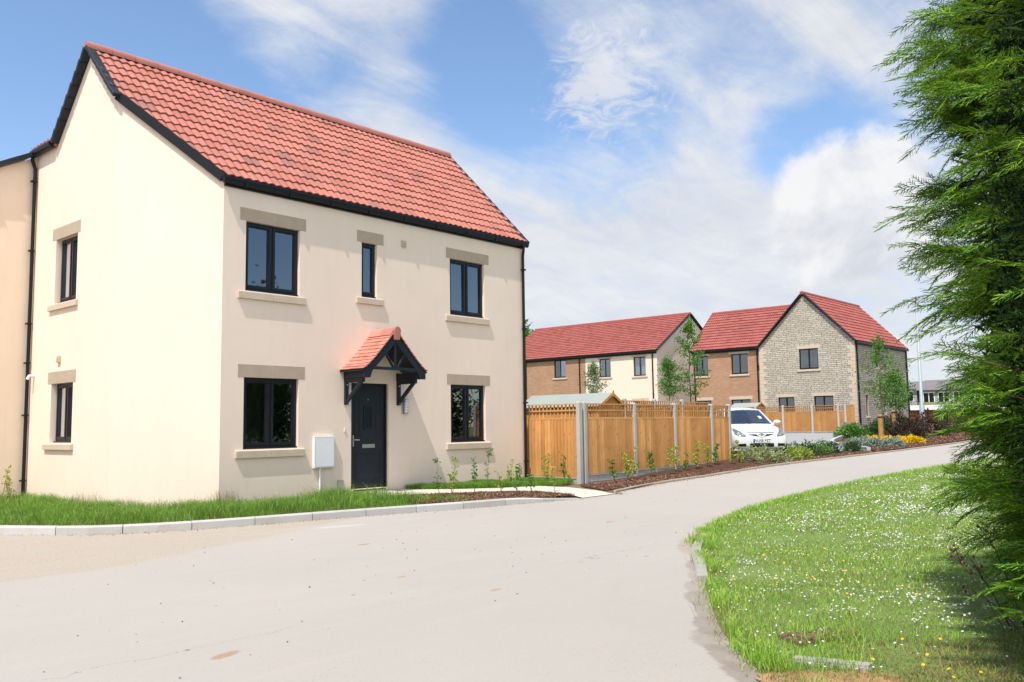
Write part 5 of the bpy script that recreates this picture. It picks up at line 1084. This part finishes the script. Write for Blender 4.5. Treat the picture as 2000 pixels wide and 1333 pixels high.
sapling(-.62, 4.6, -.15, .62, 'tall thin weed by the peach wall at the left edge', 'lime', 98, 1, .03, 'weed', 'weed', None)
def shrub(x, y, r, h, leaf, label, seed, n=900, ls=.06, z=None, name='shrub', cat='shrub', group=None, flat=.3):
    g = np.random.default_rng(seed); z = H(x) + .06 if z is None else z; root = thing(name, (x, y, z), label, cat, group=group)
    u = rotv(n, g); u[:, 2] = np.abs(u[:, 2]) * 1.05 - .05; rad = g.uniform(.45, 1.08, n) ** .7; lump = 1 + .22 * np.sin(u[:, 0] * 5 + seed) * np.cos(u[:, 1] * 6 + seed * 2)
    C_ = u * np.array([r, r, h]) * (rad * lump)[:, None]; v, f = leafquads(C_, g.uniform(.7, 1.35, n) * ls, g.uniform(.4, .6, n) * ls, g, flat=flat, out=u); npmesh('foliage', v, f, leaf, root, world=False)
    mb = MB()
    for k in range(7): a = g.uniform(0, 6.28); mb.tube([(0, 0, -.05), (math.cos(a) * r * .3, math.sin(a) * r * .3, h * .4), (math.cos(a) * r * .7, math.sin(a) * r * .7, h * g.uniform(.6, .95))], [.010, .007, .004], 5)
    mb.build('stem', 'twig', root, world=False); return root
gp = 'low shrubs in the bark bed in front of the car'
for i, (x, y, r, h, lf, lb) in enumerate([(17.15, -1.95, .34, .50, 'variegated', 'cream and green variegated shrub right beside the last fence post'), (17.85, -2.0, .40, .52, 'variegated', 'cream variegated shrub below the number plate of the white car, left'), (18.5, -2.15, .38, .40, 'variegated', 'smaller variegated shrub where the pale shrubs meet the lime ones'),
        (18.75, -1.9, .40, .42, 'lime', 'bright lime green shrub in front of the right half of the car'), (19.5, -2.05, .42, .44, 'lime', 'bright lime shrub just right of the white car'), (20.2, -2.15, .36, .36, 'lime', 'small lime shrub before the dark green ones'),
        (20.5, -1.75, .40, .45, 'dleaf', 'dark green shrub behind the small lime shrub'), (21.3, -1.85, .42, .46, 'dleaf', 'dark glossy green shrub in the middle of the bed before the parking bay'), (22.1, -1.95, .44, .46, 'gleaf', 'mid green shrub near the end of the shrub row'), (22.9, -2.0, .40, .42, 'dleaf', 'last dark shrub of the row before the gap'), (24.3, -2.25, .28, .36, 'dleaf', 'lone small dark shrub beside the tip of the parking kerb')]):
    shrub(x, y, r, h, lf, lb, 200 + i, 700, .075, group=gp)
for i, (x, y, r) in enumerate([(27.4, -1.2, .42), (29.0, -1.0, .42), (27.7, -1.85, .42), (28.1, -2.4, .40)]):
    shrub(x, y, r, .30, 'silver', f'low silver leaved cushion plant at the front of the right bed, {OD[i]} from the left', 230 + i, 1400, .10, group='silver cushion plants', name='silver_plant', cat='plant')
for i, (x, y, r) in enumerate([(31.1, -.5, .42), (31.2, -1.05, .48), (31.3, -1.65, .45), (31.2, -2.15, .40)]):
    o = shrub(x, y, r, .26, 'yellow', f'mound of bright yellow flowers behind the silver plants, {OD[i]} from the left', 240 + i, 1500, .085, group='yellow flower mounds', name='yellow_flower_mound', cat='flowers', flat=.5)
for i, (x, y, r, h, lf, lb) in enumerate([(36.2, -.4, .9, 1.0, 'pleaf', 'purple leaved shrub at the foot of the lamp post bed'), (38.6, -.6, 1.0, 1.1, 'pleaf', 'larger purple shrub just left of the lamp post'), (40.3, 2.2, .8, .7, 'dleaf', 'low green shrub against the side wall of the stone house'), (36.5, 2.3, .7, .6, 'gleaf', 'green shrub between the two tree stakes'), (43.5, 2.6, 1.0, 1.0, 'pleaf', 'dark shrub at the far corner of the stone house wall'),
        (44.5, -.6, 1.3, .9, 'dleaf', 'dark green shrub right of the lamp post base'), (39.3, 3.4, .6, .6, 'silver', 'grey green plant at the near corner of the stone house'), (48, -1.6, 1.6, 1.0, 'gleaf', 'green bush in front of the red brick garage'), (52.5, -3.4, 1.6, 1.0, 'dleaf', 'dark bush by the far bend of the road')]):
    shrub(x, y, r, h, lf, lb, 260 + i, 1300, .14)
def young_tree(name, x, y, z, h, crown0, rad, label, seed, leaf='gleaf', n=1500, ls=.11, tr=.035, droop=0, tall=.5, limbs=16, clump=.16):
    g = np.random.default_rng(seed); root = thing(name, (x, y, z), label, 'tree'); mb = MB(); pts = [Vector((0, 0, -.1))]
    for k in range(1, 9): pts.append(Vector((g.normal() * .02 * k / 4, g.normal() * .02 * k / 4, h * .96 * k / 8)))
    mb.tube(pts, [tr * (1 - .1 * k) for k in range(9)], 7); Cs = []
    for k in range(limbs):
        t = (k + g.uniform(0, .8)) / limbs; zz = crown0 + (h - crown0) * t * .95; q = zz / (h * .96) * 8; i = min(7, int(q)); p = pts[i].lerp(pts[i + 1], q - i)
        prof = (math.sin(math.pi * min(1, (t * .8 + .25))) ** .7); L = rad * prof * g.uniform(.65, 1.15); a = k * 2.4 + g.uniform(-.5, .5); up_ = tall * (.4 + t); d = Vector((math.cos(a), math.sin(a), up_)).normalized()
        e = p + d * L; m = p + d * L * .5 + Vector((0, 0, -.04)); e.z -= droop * L; mb.tube([p, m, e], [tr * .35, tr * .22, tr * .1], 5)
        for c in range(max(2, int(L / .14))):
            s = .3 + .75 * c / max(1, int(L / .14)); b = p.lerp(e, s); mm = int(n / limbs / max(2, L / .14)); Cs.append(np.array(b) + g.normal(size=(mm, 3)) * np.array([clump, clump, clump * .8]))
    Cs.append(np.array(pts[-1]) + g.normal(size=(int(n * .06), 3)) * np.array([clump * .6, clump * .6, clump * 1.3])); Cs = np.concatenate(Cs)
    mb.build('trunk', 'bark', root, world=False); v, f = leafquads(Cs, g.uniform(.7, 1.3, len(Cs)) * ls, g.uniform(.38, .5, len(Cs)) * ls, g, flat=.1, out=np.tile([0, 0, -.5], (len(Cs), 1))); npmesh('crown', v, f, leaf, root, world=False); return root
young_tree('cherry_tree', 24.9, 4.45, 0, 5.45, 2.35, .95, 'tall young tree with drooping leaves rising behind the fence, tallest of the garden trees', 5, n=1700, ls=.12, tr=.04, limbs=19, clump=.11, tall=.35)
young_tree('garden_tree', 24.35, 5.1, 0, 3.85, 2.3, .52, 'small dense young tree just left of the tall one', 6, n=2600, ls=.085, limbs=14, clump=.12)
young_tree('birch_tree', 22.3, 7.4, 0, 3.72, 1.9, .62, 'small pale leaved tree above the shed roof in front of the terrace', 7, leaf='birch', n=2200, ls=.085, limbs=15, clump=.10, tall=.9)
t1 = young_tree('street_tree', 31.2, -1.0, .2, 4.5, 1.9, 1.0, 'open airy young tree tied to the near stake', 8, n=1400, ls=.11, limbs=15, clump=.14, tall=.5)
t2 = young_tree('street_tree', 37.5, .5, .4, 3.1, 1.35, .85, 'dense round headed young tree tied to the far stake', 9, leaf='gleaf', n=2600, ls=.13, limbs=20, clump=.2, tall=.5)
for (x, y, z, h, lb) in ((31.05, -.95, .2, 1.22, 'round timber stake supporting the open young tree'), (37.3, .55, .3, 1.35, 'round timber stake supporting the dense young tree')):
    rt = thing('tree_stake', (x, y, z), lb, 'stake', group='stakes of the street trees'); m_ = MB(); m_.tube([(0, 0, -.1), (0, 0, h), (0, 0, h + .03)], [.10, .095, .07], 12); m_.build('pole', 'stake', rt, world=False)
    m_ = MB(); m_.tube([(0, 0, h - .12), (0, 0, h - .06)], .10, 12); m_.build('tie', 'black', rt, world=False)
young_tree('distant_tree', 61, 44.5, .5, 10.0, 5, 3.2, 'top of a broad tree peeping over the terrace roof by the near house', 12, n=5000, ls=.5, tr=.2, clump=.6)
# trees across the road, seen mirrored in the windows
for i, (x, y, h) in enumerate([(13, -23, 6.6), (18.5, -25.5, 7.2), (24, -24.5, 6.5), (8.5, -26, 6.8), (30, -25, 7.5)]):
    young_tree('roadside_tree', x, y, -.2, h, 1.0, 2.9, f'broad green tree across the road out of the picture, {OD[i]} of the row', 300 + i, leaf='dleaf', n=16000, ls=.28, tr=.14, limbs=18, clump=.65)

# ---- the big conifer at the right
def spray(g, L=.46, droop=.5):
    """flat frond of scale-leaved shoots along +X, drooping at the tip; returns quads (n,4,3)"""
    Q = []
    def curve(t): return np.array([L * t, .03 * L * math.sin(3 * t), -droop * L * (t ** 2.2) * .55 + .02])
    def strip(p, q, w0, w1, nrm):
        d = q - p; s = np.cross(d, nrm); s /= np.linalg.norm(s) + 1e-9; Q.append([p - s * w0 / 2, p + s * w0 / 2, q + s * w1 / 2, q - s * w1 / 2])
    nrm = np.array([0, 0, 1.]); N_ = 5
    for k in range(N_): strip(curve(k / N_), curve((k + 1) / N_), .008, .006, nrm)
    ns = 15
    for k in range(ns):
        t = .06 + .92 * k / ns; p = curve(t); side = 1 if k % 2 else -1; ang = side * R(g.uniform(28, 50) * (1 - .25 * t)); l = (.17 * (1 - t) ** .75 + .05) * g.uniform(.75, 1.25) * (L / .46)
        d = np.array([math.cos(ang), math.sin(ang), -.15 - droop * t * .9 + g.normal() * .14]); d /= np.linalg.norm(d); e = p + d * l; nn = nrm + g.normal(size=3) * .35
        mid = p + d * l * .5 + np.array([0, 0, .006]); strip(p, mid, .0075, .0075, nn); strip(mid, e, .0075, .0025, nn)
        m = max(2, int(l / .022))
        for j in range(m):
            s = .12 + .8 * j / m; b = p + d * l * s; sd_ = 1 if j % 2 else -1; a2 = ang + sd_ * R(g.uniform(25, 42)); d2 = np.array([math.cos(a2), math.sin(a2), -.1 - droop * t * .5 + g.normal() * .2]); l2 = (.052 * (1 - .6 * s)) * g.uniform(.7, 1.3) * (L / .46); n2 = nrm + g.normal(size=3) * .5; strip(b, b + d2 * l2, .0075, .003, n2)
    return np.array(Q)
def conifer():
    g = np.random.default_rng(77); tx, ty, z0 = .74, -13.42, -.25; root = thing('conifer_tree', (tx, ty, z0), 'tall dense conifer filling the right edge, bright feathery frond tips and black interior', 'tree')
    lib = [spray(g, L=l, droop=d) for l, d in ((.46, .35), (.52, .6), (.40, .2), (.56, .8), (.44, .5), (.36, .1), (.62, .9), (.50, .3))]
    camdir = math.atan2(CAM.y - ty, CAM.x - tx); allv = []; mb = MB(); mb.tube([(0, 0, 0), (.03, 0, 2), (0, .04, 4), (0, 0, 6.2)], [.17, .13, .09, .03], 9)
    def Rz(z): return np.interp(z, [0, .5, 1.0, 1.8, 3.2, 4.6, 6, 7.4], [.98, 1.13, 1.23, 1.30, 1.42, 1.35, 1.0, .3])
    nb = 0; z = .25
    boughs = []
    while z < 7.2:
        k = int(np.interp(z, [0, 4.5, 7.2], [11, 9, 5]))
        for q in range(k): boughs.append((z + g.uniform(-.1, .1), g.uniform(0, 6.283)))
        z += .235
    # heavier limbs towards the left of the picture
    la = math.atan2(.7481, -.6634)
    for zz, da in [(4.05, -.15), (3.75, .1), (3.0, -.05), (2.62, .15), (2.3, -.2), (1.72, .05), (1.45, -.15), (1.0, .15), (.82, -.1), (.62, .1)]: boughs.append((zz, la + da)); boughs.append((zz + .05, la + da + .25)); boughs.append((zz - .03, la + da - .3))
    for zz, th in boughs:
        face = math.cos(th - camdir); dens = 1 if face > -.25 else .35; rr = float(Rz(zz)) * g.uniform(.78, 1.13); up_ = g.uniform(.05, .32)
        d = np.array([math.cos(th), math.sin(th), up_]); side = np.array([-math.sin(th), math.cos(th), 0]); p0 = np.array([0, 0, zz - up_ * rr * .8]); mb.tube([p0, p0 + d * rr * .5, p0 + d * rr * .93], [.022, .013, .005], 5)
        ns = int(23 * dens)
        for s in range(ns):
            t = g.uniform(.42, 1.0); b = p0 + d * rr * t + side * g.normal() * .03; a = g.normal() * .62 * (1.25 - t * .5) ; a = max(-1.25, min(1.25, a)); q = lib[g.integers(len(lib))]
            hd = th + a; pitch = g.uniform(-.12, .42) * (1 if t > .6 else .7); roll = g.normal() * .5; sc = g.uniform(.62, 1.0) * (.78 if zz < .8 else 1)
            cx_, sx_ = math.cos(roll), math.sin(roll); cp_, sp_ = math.cos(pitch), math.sin(pitch); ch_, sh_ = math.cos(hd), math.sin(hd)
            Rx = np.array([[1, 0, 0], [0, cx_, -sx_], [0, sx_, cx_]]); Ry = np.array([[cp_, 0, -sp_], [0, 1, 0], [sp_, 0, cp_]]); Rzm = np.array([[ch_, -sh_, 0], [sh_, ch_, 0], [0, 0, 1]])
            allv.append((q.reshape(-1, 3) * sc) @ (Rzm @ Ry @ Rx).T + b)
    V = np.concatenate(allv); V = V[:]; n = len(V) // 4; ok = (V.reshape(-1, 4, 3)[:, :, 2].min(1) > .02); V = V.reshape(-1, 4, 3)[ok].reshape(-1, 3); n = len(V) // 4
    npmesh('crown', V, np.arange(n * 4).reshape(-1, 4), 'conifer', root, world=False)
    m = 70000; zz = g.uniform(.05, 6.9, m); th = g.uniform(0, 6.283, m); rad = np.sqrt(g.random(m)) * Rz(zz) * .93; C_ = np.stack([np.cos(th) * rad, np.sin(th) * rad, zz], 1); v, f = leafquads(C_, g.uniform(.06, .15, m), g.uniform(.012, .03, m), g, flat=.2); npmesh('inner_foliage', v, f, 'conifer_shade', root, world=False)
    mb.build('trunk', 'bark', root, world=False)
    r2 = thing('conifer_tree', (-1.32, -13.72, -.25), 'nearer conifer at the extreme right edge, mostly outside the photo, shading the grass', 'tree'); r2.scale = (.76, .76, .74); r2.rotation_euler = (0, 0, 2.1)
    for c in list(root.children): d = c.copy(); COL.objects.link(d); d.parent = r2
conifer()
# dry weed stalks in front of the conifer
M['seedhead'] = m_plain('brown_seed_head', (.09, .045, .04), .9, var=.3)
wd = thing('seeding_weed', (-.14, -12.4, -.21), 'tall dry weed with dark seed heads leaning out from the foot of the conifer', 'weed')
for q, (hx, hy, hz) in enumerate([(-.38, .2, .57), (-.15, .12, .43), (-.17, .15, .29), (.1, .1, .66), (-.28, .12, .50)]):
    b = Vector((.05 * q, -.03 * q, 0)); e = Vector((hx, hy, hz)); m_ = MB(); m_.tube([b, b.lerp(e, .5) + Vector((.02, 0, .02)), e], [.006, .0045, .003], 5)
    for j in range(4): s = e + Vector((random.uniform(-.06, .05), random.uniform(-.05, .05), random.uniform(-.05, .03))); m_.tube([b.lerp(e, .8), s], .002, 4)
    so_ = m_.build('stalk', 'dleaf' if q % 2 else 'twig', wd, world=False); hd = MB(); 
    for j in range(5):
        c = e + Vector((random.uniform(-.06, .05), random.uniform(-.05, .05), random.uniform(-.05, .03))); hd.tube([c - Vector((0, 0, .012)), c, c + Vector((0, 0, .012))], [.004, .010, .003], 6)
    hd.build('seed_head', 'seedhead', so_, world=False)
